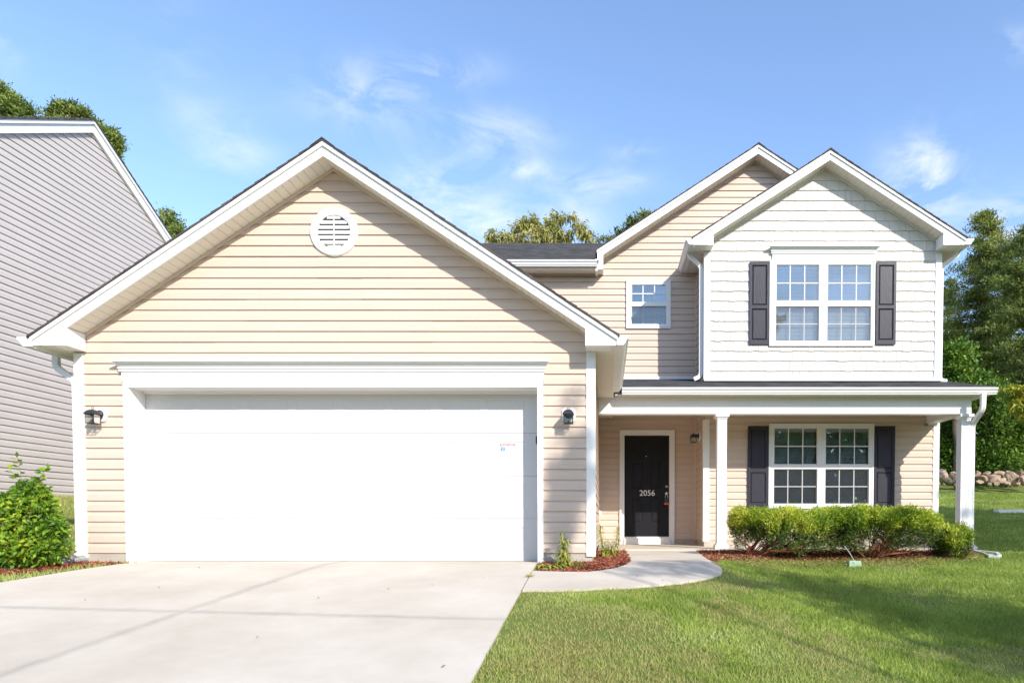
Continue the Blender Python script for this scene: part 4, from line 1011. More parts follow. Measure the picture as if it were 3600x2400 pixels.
# ------------------------------------------------------------------ vegetation
rng = np.random.default_rng(7)
def unit(v): return v / np.maximum(np.linalg.norm(v, axis=-1, keepdims=True), 1e-9)
def leaves(P, D, ln, wd, rs, pointed=True, droop=0):
    """P positions, D directions (n,3): pointed quads"""
    n = len(P); D = unit(D); S = unit(np.cross(D, rs.normal(size=(n, 3)))); ln = np.broadcast_to(ln, n)[:, None]; wd = np.broadcast_to(wd, n)[:, None]
    a = P; b = P + D * ln * .45 + S * wd * .5; c = P + D * ln; d = P + D * ln * .45 - S * wd * .5
    if droop: c = c - np.array([0, 0, 1.0]) * ln * droop
    return np.stack([a, b, c, d], 1).reshape(-1, 3)
def tree(name, label, cat, base, blobs, n, ls, mats, trunk_r, seed, group=None, elong=2.2, clump=.28, nclump=26, upb=.25, limbs=True, lean=0, droop=0, flat=.6):
    rs = np.random.default_rng(seed); rd = random.Random(seed)
    x, y = base; z = ground(x, y) - .1
    t = thing(name, label, cat, (x, y, z), group)
    top = max(blobs, key=lambda b: b[2] + b[5]); tz = top[2] + top[5] * .6
    mb = MB(); pts = []; rad = []
    for i in range(10):
        f = i / 9; pts.append((x + (top[0] - x) * f ** 1.5 + rd.uniform(-.12, .12) * (i > 0), y + (top[1] - y) * f ** 1.5 + rd.uniform(-.12, .12) * (i > 0), z + (tz - z) * f)); rad.append(trunk_r * (1 - .82 * f) + .015)
    mb.tube(pts, rad, 9)
    P = []
    w_ = np.array([b[3] * b[4] * b[5] for b in blobs]) ** .67; w_ /= w_.sum()
    K = np.maximum(3, (w_ * nclump * len(blobs)).astype(int)); 
    for b, k, wt in zip(blobs, K, w_):
        c = np.array(b[:3]); r = np.array(b[3:6])
        cc = unit(rs.normal(size=(k, 3))) * (rs.random((k, 1)) ** .4) * r + c
        nl = max(1, int(n * wt / k)); cr = clump * (.6 + .8 * rs.random(k))
        for q, rr in zip(cc, cr):
            off = rs.normal(size=(nl, 3)) * rr * np.array([1, 1, flat]); P.append(np.concatenate([q + off, off + (q - c) * .15], 1))
            if limbs:
                i = min(8, max(2, int(9 * ((q[2] - .25 * np.linalg.norm(q[:2] - np.array([x, y])) - z) / (tz - z))))); p0 = Vector(pts[i]); p1 = Vector(q.tolist())
                m_ = p0.lerp(p1, .5) + Vector((rd.uniform(-.2, .2), rd.uniform(-.2, .2), rd.uniform(-.1, .3)))
                r0 = max(.012, trunk_r * .22 * (1 - i / 14)); mb.tube([p0, m_, p1], [r0, r0 * .65, r0 * .25], 5)
    mb.build('trunk', mats[1], t)
    P = np.concatenate(P); pos, out_ = P[:, :3], P[:, 3:]
    D = unit(out_) + rs.normal(size=pos.shape) * .7 + np.array([0, 0, upb])
    sz = ls * (.6 + .8 * rs.random(len(pos)))
    npmesh('crown', leaves(pos, D, sz, sz / elong, rs, droop=droop), 4, mats[0], t)
    return t
PINE = leafmat('pine_needles', [(.03, .052, .012), (.085, .12, .02), (.21, .24, .035), (.40, .41, .08)], .15, .6, .5)
PINE2 = leafmat('pine_needles_pale', [(.04, .065, .02), (.11, .15, .032), (.22, .26, .055), (.40, .42, .11)], .15, .6, .5)
BROAD = leafmat('broad_leaves', [(.03, .07, .012), (.08, .16, .02), (.16, .27, .03), (.34, .42, .07)], .25, .45, .7)
YELL = leafmat('autumn_leaves', [(.14, .16, .04), (.28, .29, .07), (.42, .39, .12), (.56, .47, .22)], .3, .5, .8)
YELG = leafmat('yellow_leaves', [(.08, .14, .02), (.18, .24, .02), (.38, .36, .03), (.55, .42, .05)], .3, .5, 1.2)
def pxb(px, py, Y, rx, rz, ry=None):
    """crown blob from a photo position at depth Y: radii in photo pixels"""
    X, Z = W(px, py, Y); s = Y / FPX
    return (X, Y, Z, rx * s, (ry or rx) * s, rz * s)
GT = 'trees behind the houses'
# right: tall pines
def pine(label, px, Y, prof, seed, mats, n=26000, group=GT, gap=.62, ls=.15, name='pine_tree', trunk_r=.24, dens=1.0):
    """prof: (photo row, half width in photo pixels) from the top down; limbs in whorls carrying flat pads of needles"""
    rs = np.random.default_rng(seed); rd = random.Random(seed); s = Y / FPX
    x = WX(px, prof[-1][0], Y); zb = ground(x, Y) - .1; t = thing(name, label, 'tree', (x, Y, zb), group)
    zs = [WZ(r, Y) for r, _ in prof]; ws = [w_ * s for _, w_ in prof]; zt = zs[0]
    mb = MB(); pts = [(x + .15 * math.sin(i * 1.3 + seed), Y + .1 * math.cos(i), zb + (zt - .1 - zb) * i / 11) for i in range(12)]; mb.tube(pts, [trunk_r * (1 - .93 * i / 11) + .012 for i in range(12)], 8)
    P = []; z = zs[-1]; 
    while z < zt:
        hw = float(np.interp(z, zs[::-1], ws[::-1]))
        for k in range(rd.randint(4, 6)):
            a = rd.uniform(0, 6.283); L_ = hw * rd.uniform(.55, 1.12); up = rd.uniform(.05, .42) * L_
            o = Vector((x + .12 * math.sin(z), Y, z - up * .5)); e = o + Vector((math.cos(a) * L_, math.sin(a) * L_, up)); m_ = o.lerp(e, .5) - Vector((0, 0, .06 * L_))
            r0 = .012 + .016 * L_; mb.tube([o, m_, e], [r0, r0 * .6, .006], 5)
            nt = max(3, int(L_ * 5.5))
            for j in range(nt):
                f = (j + .6) / nt
                if f < .25 and rd.random() < .6: continue
                c = o.lerp(m_, f * 2) if f < .5 else m_.lerp(e, f * 2 - 1); w2 = .10 + .20 * L_ * (1 - abs(f - .6)) * .6
                c = np.array([c.x + rd.gauss(0, w2), c.y + rd.gauss(0, w2), c.z + rd.uniform(-.02, .12)])
                P.append((c, w2))
        z += gap * rd.uniform(.35, .75) * (.5 + .5 * min(1, hw))
    nl = max(6, int(n / len(P)))
    pos = np.concatenate([c + rs.normal(size=(nl, 3)) * np.array([.13 + w_ * .35, .13 + w_ * .35, .075]) for c, w_ in P])
    D = rs.normal(size=pos.shape) * np.array([.8, .8, .5]) + np.array([0, 0, .75]) + unit(pos - np.array([x, Y, 0])) * np.array([.7, .7, 0]); sz = ls * (.6 + .8 * rs.random(len(pos)))
    mb.build('trunk', mats[1], t); npmesh('crown', leaves(pos, D, sz, sz * .25, rs), 4, mats[0], t); return t
pine('tall dark pine behind the right eave, feathered top against the sky', 3452, 34, [(755, 12), (800, 55), (860, 85), (930, 100), (1000, 110), (1100, 120), (1250, 130), (1400, 120)], 11, (PINE, BARK), 64000)
pine('broad pine cut by the right picture edge, its long limbs reaching left', 3600, 31, [(800, 10), (840, 60), (900, 110), (980, 130), (1100, 120), (1250, 120), (1420, 110)], 12, (PINE2, BARK), 64000)
pine('thin pine half hidden behind the upper downspout', 3330, 38, [(985, 8), (1040, 40), (1120, 60), (1250, 80), (1400, 80)], 13, (PINE2, BARK), 16000, gap=.9)
pine('slim pine filling the gap between the two tall ones', 3530, 37, [(880, 8), (940, 45), (1050, 70), (1200, 90), (1400, 90)], 18, (PINE, BARK), 18000)
tree('broadleaf_tree', 'bright green leafy tree between the pines and the porch roof', 'tree', (WX(3370, 1500, 29), 29),
     [pxb(3350, 1270, 29, 60, 60), pxb(3370, 1350, 29, 80, 60), pxb(3450, 1400, 29, 90, 60)], 14000, .16, (BROAD, BARK), .14, 14, GT, 1.9, .24, 60, .1)
tree('broadleaf_tree', 'yellow leaved tree beside the porch gutter at the right edge', 'tree', (WX(3760, 1500, 25), 25),
     [pxb(3570, 1372, 25, 45, 14), pxb(3590, 1410, 25, 40, 26), pxb(3610, 1450, 25, 30, 20), pxb(3640, 1400, 25, 50, 50)], 2200, .17, (YELG, BARK), .05, 15, GT, 2.8, .10, 26, -.1, droop=.3)
tree('large_shrub', 'dark leafy shrub above the rocks right of the porch post', 'shrub', (WX(3540, 1660, 30), 30),
     [pxb(3490, 1480, 30, 90, 80), pxb(3580, 1560, 30, 90, 80), pxb(3460, 1590, 30, 70, 60), pxb(3560, 1460, 30, 60, 50), pxb(3660, 1500, 30, 80, 120), pxb(3530, 1630, 30, 120, 35)], 24000, .15, (BROAD, BARK), .10, 16, 'shrubs above the rocks', 1.9, .24, 60, .1)
tree('large_shrub', 'mid green shrub seen between the wall corner and the porch post', 'shrub', (WX(3330, 1660, 31), 31),
     [pxb(3330, 1520, 31, 60, 60), pxb(3320, 1600, 31, 60, 50), pxb(3380, 1480, 31, 60, 60), pxb(3260, 1540, 31, 70, 80), pxb(3350, 1635, 31, 70, 30)], 15000, .15, (BROAD, BARK), .10, 17, 'shrubs above the rocks', 2.4, .24, 60, .1)
# far wood behind everything
def wood(name, x0, x1, y0, y1, h0, h1, n, ls, m, seed, holes=()):
    rs = np.random.default_rng(seed); K = int(abs(x1 - x0) * 1.3)
    P = []
    for _ in range(K):
        x = rs.uniform(x0, x1); y = rs.uniform(y0, y1); hb = ground(x, min(y, 600)); h = rs.uniform(h0, h1)
        for _ in range(14):
            c = np.array([x + rs.normal() * 1.6, y + rs.normal(), hb + h * rs.random() ** .8]); P.append(c + rs.normal(size=(n, 3)) * np.array([.8, .8, .6]))
    P = np.concatenate(P); D = rs.normal(size=P.shape) + np.array([0, 0, .3]); sz = ls * (.6 + .8 * rs.random(len(P)))
    return npmesh(name, leaves(P, D, sz, sz / 2, rs), 4, m, kind='stuff')
wood('far_wood', 14, 42, 42, 48, 7, 9.5, 60, .5, PINE, 31)['label'] = 'dark mass of woodland behind the pines'
wood('far_wood', -60, 60, -40, -30, 8, 13, 30, .9, BROAD, 32)['label'] = 'woodland across the street'
# left: pines over the neighbour's roof
LB = leafmat('pine_clumps', [(.05, .07, .02), (.10, .15, .03), (.20, .26, .05), (.30, .34, .08)], .15, .6, 1.2)
tree('pine_tree', 'tall pine over the grey roof, cut by the left picture edge', 'tree', (WX(-60, 1500, 33), 33),
     [pxb(-40, 345, 33, 62, 48), pxb(15, 345, 33, 35, 35), pxb(45, 385, 33, 45, 35), pxb(80, 400, 33, 35, 25), pxb(-60, 460, 33, 130, 70), pxb(100, 425, 33, 35, 25)], 26000, .15, (LB, BARK), .3, 21, GT, 2.6, .15, 50, .5, flat=.8)
tree('pine_tree', 'pine with pointed top rising over the grey rake board', 'tree', (WX(230, 1500, 35), 35),
     [pxb(202, 357, 35, 5, 12), pxb(212, 385, 35, 24, 14), pxb(190, 405, 35, 28, 14), pxb(260, 390, 35, 30, 16), pxb(290, 410, 35, 30, 18), pxb(345, 435, 35, 8, 10), pxb(380, 475, 35, 25, 22), pxb(405, 500, 35, 22, 26), pxb(395, 540, 35, 18, 30), pxb(260, 500, 35, 90, 60), pxb(360, 500, 35, 30, 36)], 30000, .15, (LB, BARK), .3, 22, GT, 2.6, .11, 60, .5, flat=.8)
tree('broadleaf_tree', 'small leafy tree in the gap between the grey and beige roofs', 'tree', (WX(610, 1500, 30), 30),
     [pxb(592, 752, 30, 18, 14), pxb(600, 790, 30, 32, 24), pxb(630, 830, 30, 40, 25), pxb(600, 860, 30, 50, 30)], 5000, .13, (LB, BARK), .12, 23, GT, 2.2, .11, 40, .1)
tree('broadleaf_tree', 'yellowing tree with drooping leaves over the dark roof', 'tree', (WX(1900, 1500, 30), 30),
     [pxb(1725, 826, 30, 18, 14), pxb(1765, 835, 30, 28, 16), pxb(1825, 805, 30, 26, 24), pxb(1850, 790, 30, 26, 18), pxb(1875, 780, 30, 16, 22), pxb(1900, 815, 30, 40, 36), pxb(1935, 790, 30, 24, 24), pxb(1955, 765, 30, 18, 18), pxb(1983, 765, 30, 12, 14), pxb(1960, 815, 30, 18, 14), pxb(2012, 762, 30, 13, 12), pxb(2033, 785, 30, 14, 20), pxb(2040, 815, 30, 26, 16), pxb(1995, 825, 30, 16, 26), pxb(2085, 838, 30, 20, 12), pxb(1900, 850, 30, 90, 16), pxb(1800, 845, 30, 50, 14)],
     5600, .17, (YELL, BARK), .12, 24, GT, 2.6, .085, 11, -.5, droop=.55, flat=1.1)
tree('pine_tree', 'pine tips peeping over the left rake of the rear beige gable', 'tree', (WX(2255, 1500, 30), 30),
     [pxb(2262, 762, 30, 14, 14), pxb(2228, 780, 30, 16, 12), pxb(2290, 770, 30, 18, 14), pxb(2250, 800, 30, 50, 18), pxb(2190, 820, 30, 20, 12), pxb(2140, 850, 30, 20, 10)], 3500, .15, (PINE2, BARK), .15, 25, GT, 3.2, .10, 18, .6)
# shade trees, standing toward the sun outside the picture; crowns given by where their shadow falls and their height
def caster(gx_, gy_, gz_, h, r, rz=None):
    t = (h - gz_) / SUNV.z; return (gx_ + SUNV.x * t, gy_ + SUNV.y * t, h, r, r, rz or r * .7)
bl = []
for (px_, py_, r_) in ((2700, 2030, .22), (2800, 2050, .35), (2920, 2075, .5), (3080, 2100, .55), (3240, 2130, .55), (3400, 2170, .6), (3560, 2200, .7), (3750, 2260, .8), (3600, 2350, .5), (3050, 2150, .35)):
    a, b = gp(px_, py_); bl.append(caster(a, b, ground(a, b), 6.2 + (px_ % 7) * .12, r_))
tree('street_tree', 'broad tree on the front lawn right of the driveway', 'tree', (bl[5][0] + 5.5, bl[5][1] - .5), bl, 3600, .15, (BROAD, BARK), .04, 42, 'trees that shade the lawn', 1.8, .22, 26, .1)
bl = []
for (px_, py_, r_) in ((2420, 1982, .20), (2310, 1990, .18), (2480, 2012, .20), (2380, 2025, .16), (2250, 2020, .10), (2520, 1995, .12)):
    a, b = gp(px_, py_); bl.append(caster(a, b, 0, 7.0, r_, .10))
tree('street_tree', 'thin tall tree beside the street, its twigs shading the curved walkway', 'tree', (bl[0][0] + .8, bl[0][1] - 1.2), bl, 620, .11, (BROAD, BARK), .03, 41, 'trees that shade the lawn', 1.8, .10, 9, .1)
bl = []
for (px_, py_, r_) in ((2010, 1410, .07), (2020, 1540, .09), (1995, 1620, .14), (1978, 1680, .20), (2005, 1740, .16), (1960, 1790, .12), (2070, 1560, .10), (2075, 1700, .10)):
    a, b = W(px_, py_, GY); bl.append(caster(a, GY, b, 8.6, r_, r_ * .8))
tree('street_tree', 'young tree across the driveway, its crown tip dappling the garage corner', 'tree', (bl[0][0] + 1.0, bl[0][1] - 1.5), bl, 1900, .07, (BROAD, BARK), .025, 44, 'trees that shade the lawn', 1.8, .055, 9, .1)
bl = []
for gx2, gy2, r_ in ((7.3, 11.9, .9), (6.9, 13.3, .8), (8.3, 13.4, 1.1), (8.4, 15.2, 1.1), (9.9, 15.6, 1.3), (9.6, 17.6, 1.2), (11.4, 18.0, 1.4), (10.9, 20.0, 1.2), (12.8, 20.2, 1.4), (12.2, 21.4, .9), (8.9, 12.4, 1.2), (10.8, 13.6, 1.4), (6.95, 14.8, .7), (8.2, 17.2, 1.0), (9.6, 19.6, 1.0)): bl.append(caster(gx2, gy2, ground(gx2, gy2), 7.6 + (gx2 * 3 % 2), r_, .7))
tree('street_tree', 'wide tree row in the side yard right of the porch', 'tree', (21.5, 2.0), bl, 60000, .26, (BROAD, BARK), .3, 43, 'trees that shade the lawn', 1.6, .40, 14, .1)

# rocks ---------------------------------------------------------------------------
def rock(cx, cy, cz, r, seed):
    rd = random.Random(seed); bm = bmesh.new(); bmesh.ops.create_icosphere(bm, subdivisions=3, radius=1)
    pl = [(Vector((rd.gauss(0, 1), rd.gauss(0, 1), rd.gauss(0, 1))).normalized(), rd.uniform(.42, .86)) for _ in range(13)]
    sc = Vector((rd.uniform(.8, 1.45), rd.uniform(.6, 1.0), rd.uniform(.6, 1.0))) * r; rz = Matrix.Rotation(rd.uniform(-.6, .6), 3, 'Y')
    for v in bm.verts:
        d = v.co.normalized(); rr = min([1.0] + [h / max(1e-3, d.dot(n)) for n, h in pl if d.dot(n) > .05]); rr *= 1 + .10 * mnoise.noise(d * 2.2 + Vector((seed, 0, 0))) + .05 * mnoise.noise(d * 7 + Vector((seed, 3, 0)))
        q = rz @ Vector((d.x * rr * sc.x, d.y * rr * sc.y, d.z * rr * sc.z)); v.co = q
    me = bpy.data.meshes.new('rock'); bm.to_mesh(me); bm.free(); me.materials.append(ROCKM)
    o = bpy.data.objects.new('rock', me); C.objects.link(o); o.location = (cx, cy, cz); o['category'] = 'rock'; o['group'] = 'rocks piled along the back lawn'; return o
ROCKS = [(3310, 1672, 24), (3282, 1690, 16), (3335, 1690, 13), (3352, 1668, 20), (3350, 1692, 10), (3300, 1698, 8), (3318, 1702, 7), (3362, 1702, 9), (3410, 1690, 15), (3395, 1672, 16), (3428, 1668, 22), (3455, 1680, 20), (3442, 1694, 12), (3490, 1680, 26), (3468, 1665, 18), (3515, 1668, 18), (3522, 1690, 14), (3505, 1700, 9), (3535, 1700, 8), (3560, 1680, 30), (3585, 1665, 20), (3548, 1660, 16), (3600, 1690, 18), (3580, 1702, 9), (3620, 1672, 26), (3380, 1698, 10), (3545, 1698, 9), (3480, 1702, 8), (3640, 1690, 20)]
RK = []
for i, (px_, py_, rr) in enumerate(ROCKS):
    Y = 27.5 + (1702 - py_) * .035
    xx, zz = W(px_, py_, Y); g0 = ground(xx, Y)
    o = rock(xx, Y, max(min(zz, g0 + .75), g0 + .04), rr * 1.12 * Y / FPX, 100 + i)
    o['sz'] = 0 if rr >= 22 else (1 if rr >= 14 else 2); RK.append(o)
ORD = ['leftmost', 'second', 'third', 'fourth', 'fifth', 'sixth', 'seventh', 'eighth', 'ninth', 'tenth', 'eleventh', 'twelfth', 'thirteenth']
for k_, nm in enumerate(('large tan boulder', 'mid-sized tan boulder', 'small pale stone')):
    for j_, o in enumerate(sorted([o for o in RK if o['sz'] == k_], key=lambda o: o.location.x / o.location.y)):
        o['label'] = f"{ORD[j_]} {nm} {'of' if j_ == 0 else 'from the left in'} the rock pile behind the lawn"
for o in RK: del o['sz']

# juniper shrubs ---------------------------------------------------------------------
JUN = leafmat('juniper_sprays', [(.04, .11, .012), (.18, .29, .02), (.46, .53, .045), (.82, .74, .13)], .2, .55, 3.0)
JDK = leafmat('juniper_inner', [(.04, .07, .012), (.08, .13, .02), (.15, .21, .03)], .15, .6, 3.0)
def juniper(label, px0, px1, Y, ytop, ybot, ybase, seed, trunk_px, n=2600, depth=.5, lump=None):
    rs = np.random.default_rng(seed); rd = random.Random(seed)
    x0, x1 = WX(px0, 1850, Y), WX(px1, 1850, Y); zt, zb_ = WZ(ytop, Y), WZ(ybot, Y); tx = WX(trunk_px, 1900, Y); zg = ground(tx, Y)
    t = thing('juniper_shrub', label, 'shrub', (tx, Y, zg), 'junipers below the porch window')
    cx, hw = (x0 + x1) / 2, (x1 - x0) / 2
    # sample spray tips through the upper shell of a flat-topped mound
    tips = []; CA = [(rs.uniform(-1, 1), rs.uniform(-1, 1), rs.normal(size=3) * .45, rs.uniform(-.05, .05)) for _ in range(34)]; CI = []
    while len(tips) < n:
        a = rs.uniform(-1, 1); b = rs.uniform(-1, 1); q = abs(a) ** 4.5 + abs(b) ** 3
        if q > 1: continue
        edge = max(0.0, 1 - q)
        lumpz = .05 * math.sin(a * 9 + seed) + .045 * math.sin(a * 17 + b * 5 + seed * 2) + .03 * math.sin(b * 11)
        top = zb_ + (zt - zb_) * (.62 + .38 * edge ** .20) + lumpz * .35
        bot_ = zb_ + (zt - zb_) * (.42 - .42 * min(1, edge * 2.2)) + .03 * math.sin(a * 13 + seed) + (.16 if abs(a - (tx - cx) / hw) < .16 else 0)
        f = rs.random(); f = 1 - (1 - f) ** 1 if rs.random() < .4 else 1 - rs.random() ** 2 * .35
        z = bot_ + (top - bot_) * f
        ci = min(range(34), key=lambda i: (CA[i][0] - a) ** 2 + ((CA[i][1] - b) * depth / hw) ** 2); dd = math.sqrt((CA[ci][0] - a) ** 2 + ((CA[ci][1] - b) * depth / hw) ** 2)
        z += CA[ci][3] * (1 if f > .5 else 0) - min(.06, dd * .20) * (1 if f > .5 else 0); CI.append(CA[ci][2]); tips.append((cx + a * hw + CA[ci][2][0] * .03, Y + b * depth, z, f, edge))
    T_ = np.array(tips); pos = T_[:, :3]
    outd = unit(unit(pos - np.array([tx + (cx - tx) * .5, Y, zb_ - .1])) + np.array(CI)); 
    allv = []; alli = []
    m = 20
    for k in range(m):      # each spray: a short feather of scale leaves
        fr_ = k / (m - 1); base = pos - outd * (.11 * (1 - fr_))[None] if False else pos - outd * (.12 * (1 - fr_))
        base = base + rs.normal(size=pos.shape) * .017
        D = outd * 1.0 + rs.normal(size=pos.shape) * .65 + np.array([0, -.1, .12])
        ln = .028 + .03 * rs.random(len(pos)); v = leaves(base, D, ln, ln * .21, rs)
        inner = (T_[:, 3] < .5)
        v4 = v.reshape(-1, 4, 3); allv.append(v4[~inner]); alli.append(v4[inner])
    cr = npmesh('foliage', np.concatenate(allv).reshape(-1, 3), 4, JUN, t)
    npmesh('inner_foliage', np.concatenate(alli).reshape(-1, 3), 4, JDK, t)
    mb = MB()
    for i in range(26):
        a = rd.uniform(-1, 1); b = rd.uniform(-.8, .8); e = Vector((cx + a * hw * .86, Y + b * depth * .8, zb_ + (zt - zb_) * rd.uniform(.1, .55)))
        s_ = Vector((tx + rd.uniform(-.08, .08), Y + rd.uniform(-.05, .05), zg - .02)); m1 = s_.lerp(e, .35) + Vector((rd.uniform(-.05, .05), rd.uniform(-.08, .02), rd.uniform(-.02, .07))); m2 = s_.lerp(e, .7) + Vector((rd.uniform(-.06, .06), rd.uniform(-.06, .06), rd.uniform(-.06, .04)))
        r0 = rd.uniform(.008, .03); mb.tube([s_, m1, m2, e], [r0, r0 * .7, r0 * .45, r0 * .2], 6)
        for _ in range(5):
            q = m2.lerp(e, rd.random()); mb.tube([q, q + Vector((rd.uniform(-.12, .12), rd.uniform(-.12, .1), rd.uniform(-.10, .10)))], [.004, .0015], 4)
    mb.build('branches', RBARK, t)
    return t
juniper('large flat-topped juniper with bare red trunk, left in the porch bed', 2562, 3010, 9.55, 1786, 1930, 1960, 3, 2640, 3300, .50)
juniper('juniper with exposed brown branches between its two neighbours in the porch bed', 2890, 3290, 9.6, 1784, 1925, 1960, 4, 3062, 3000, .5)
juniper('smallest juniper, low beside the right porch post', 3290, 3398, 9.7, 1848, 1955, 1960, 5, 3330, 1300, .34)

# strap-leaved plants and bush --------------------------------------------------------
STRAP = leafmat('lily_leaves', [(.12, .19, .03), (.26, .32, .05), (.45, .44, .08), (.55, .45, .12)], .3, .5, 9)
HOSTA = leafmat('hosta_leaves', [(.14, .24, .04), (.32, .42, .06), (.55, .55, .10)], .3, .45, 9)
BUSH = leafmat('bush_leaves', [(.03, .08, .012), (.10, .21, .02), (.25, .40, .035), (.52, .54, .05)], .3, .45, 3)
def strap(v, x, y, z, ang, h, ln, wd, rise, curl, f):
    """one arching leaf as a narrow strip of quads"""
    c, s = math.cos(ang), math.sin(ang); pr = None; n = 5
    for i in range(n + 1):
        t = i / n; r = ln * t; zz = h + ln * (rise * t - curl * t * t); ww = wd * math.sin(math.pi * min(1, .12 + t * .86)) * .5
        a = (x + c * r - s * ww, y + s * r + c * ww, z + zz); b = (x + c * r + s * ww, y + s * r - c * ww, z + zz)
        if pr: f.face([pr[0], pr[1], b, a])
        pr = (a, b)
def lily(label, x, y, stalks, seed):
    rd = random.Random(seed); z = ground(x, y) + .01; t = thing('lily_plant', label, 'plant', (x, y, z), 'lilies by the garage corner')
    mb = MB(); st = MB()
    for dx, dy, h in stalks:
        st.tube([(x + dx * .6, y + dy * .6, z), (x + dx, y + dy, z + h)], [.006, .003], 5); n = int(h * 240)
        for i in range(n):
            f = i / n; hh = h * (.06 + .9 * f); l = (.115 - .055 * f) * rd.uniform(.75, 1.2)
            strap(None, x + dx * (.6 + .4 * f), y + dy * (.6 + .4 * f), z, rd.uniform(0, 6.283), hh, l, .017, .55, rd.uniform(.5, 1.3), mb)
    mb.build('leaves', STRAP, t); st.build('stem', BUSH, t); return t
LY = 7.62
lily('tall yellow-green lily against the siding right of the garage door', WX(1983, 1900, LY), LY, [(0, 0, .30), (-.03, .03, .42), (.035, -.01, .34), (-.06, 0, .2), (.07, .02, .16), (.02, -.06, .1)], 1)
lx_, ly_ = WX(2138, 1940, 9.0), 9.0
lily('forked lily in the shaded mulch behind the garage corner', lx_, ly_, [(-.12, 0, .48), (.14, .02, .44), (0, .03, .25), (.05, -.04, .18), (-.03, -.03, .15)], 2)
hx, hy = WX(1937, 1988, 7.45), 7.45; t = thing('hosta_plant', 'low bright hosta clump beside the garage door trim', 'plant', (hx, hy, ground(hx, hy)))
mb = MB(); rd = random.Random(8)
for i in range(46): strap(None, hx + rd.uniform(-.11, .11), hy + rd.uniform(-.05, .05), ground(hx, hy), rd.uniform(0, 6.283), .02, rd.uniform(.09, .16), .042, rd.uniform(.5, 1.0), rd.uniform(.6, 1.2), mb)
mb.build('leaves', HOSTA, t)
hx, hy = WX(2035, 1988, 7.5), 7.5; t = thing('grass_tuft', 'thin tuft of yellow blades at the garage corner foundation', 'plant', (hx, hy, ground(hx, hy)))
mb = MB()
for i in range(34): strap(None, hx + rd.uniform(-.06, .06), hy + rd.uniform(-.04, .04), ground(hx, hy), rd.uniform(0, 6.283), .01, rd.uniform(.05, .13), .009, rd.uniform(.9, 2.0), rd.uniform(.5, 1.2), mb)
mb.build('leaves', STRAP, t)
# left bush
bx_, by_ = -6.72, 7.45; zg = ground(bx_, by_); rs = np.random.default_rng(77); rd = random.Random(77)
t = thing('leafy_bush', 'rounded green bush with upright shoots left of the garage', 'bush', (bx_, by_, zg))
mb = MB(); pos = []; dirs = []
bl = [pxb(95, 1900, by_, 105, 90, 95), pxb(30, 1850, by_, 70, 80, 80), pxb(120, 1810, by_, 80, 70, 70), pxb(150, 1910, by_, 80, 75, 80), pxb(110, 1740, by_, 50, 55, 50), pxb(60, 1950, by_, 90, 50, 80), pxb(-30, 1900, by_, 80, 90, 80), pxb(35, 1775, by_, 55, 45, 50), pxb(185, 1860, by_, 40, 50, 45), pxb(140, 1765, by_, 35, 40, 40)]
for b in bl:
    c = np.array(b[:3]); r = np.array(b[3:6]); k = 950; u_ = unit(rs.normal(size=(k, 3))); q = c + u_ * (rs.random((k, 1)) ** .35) * r; pos.append(q); dirs.append(u_ * .7 + rs.normal(size=(k, 3)) * .8 + np.array([0, -.1, .05]))
    for _ in range(6):
        e = Vector((c + unit(rs.normal(size=3)) * r * .7).tolist()); mb.tube([(bx_ + rd.uniform(-.1, .1), by_, zg), Vector((bx_, by_, zg)).lerp(e, .5) + Vector((0, 0, .08)), e], [.011, .008, .004], 5)
for (pts_) in ([(80, 1760), (75, 1700), (62, 1640), (55, 1608)], [(115, 1740), (120, 1700), (150, 1655), (165, 1648)], [(95, 1760), (70, 1700), (30, 1650)], [(130, 1740), (140, 1690), (148, 1680)]):
    P3 = [Vector((*(lambda q: (q[0], by_ + .02))(W(a, b, by_)), W(a, b, by_)[1])) for a, b in pts_]; mb.tube(P3, [.006] + [.004] * (len(P3) - 1), 5)
    for i in range(len(P3) - 1):
        for s_ in range(5):
            p = P3[i].lerp(P3[i + 1], s_ / 5); sd = 1 if s_ % 2 else -1; pos.append(np.array([p[:]])); dirs.append(np.array([[sd * .9, -.35, .35]]))
    pos.append(np.array([P3[-1][:]])); dirs.append(np.array([[.1, -.2, 1.0]]))
mb.build('branches', DEADW, t); pos = np.concatenate(pos); dirs = np.concatenate(dirs); ln = .042 + .034 * rs.random(len(pos)); ln[-60:] = .085
npmesh('leaves', leaves(pos, dirs, ln, ln * .5, rs, droop=.15), 4, BUSH, t)

# mulch chips and grass blades -----------------------------------------------------------
gnd = np.vectorize(ground)
CHIP = leafmat('mulch_chips', [(.07, .02, .012), (.20, .055, .03), (.34, .11, .06), (.48, .24, .15)], 0, .9, 6)
def chips(poly, n, seed, m=CHIP, ln0=.02, ln1=.055, h=.02):
    rs = np.random.default_rng(seed); xs_ = [p[0] for p in poly]; ys2 = [p[1] for p in poly]
    X = rs.uniform(min(xs_), max(xs_), n); Y = rs.uniform(min(ys2), max(ys2), n); k = inpoly(X, Y, poly); X, Y = X[k], Y[k]
    Z = gnd(X, Y) + .014 + h * rs.random(len(X)); P = np.stack([X, Y, Z], 1); D = rs.normal(size=P.shape) * np.array([1, 1, .28]); ln = rs.uniform(ln0, ln1, len(X))
    return leaves(P, D, ln, ln * .3, rs)
v = np.concatenate([chips(bed1, 26000, 1), chips(bed2, 60000, 2), chips(bed3, 14000, 3)])
npmesh('mulch_chips', v, 4, CHIP, kind='stuff', label='red-brown wood mulch in the planting beds')
STRAW = leafmat('dry_litter', [(.16, .07, .035), (.30, .17, .08), (.42, .29, .14), (.26, .24, .08)], .1, .9, 5)
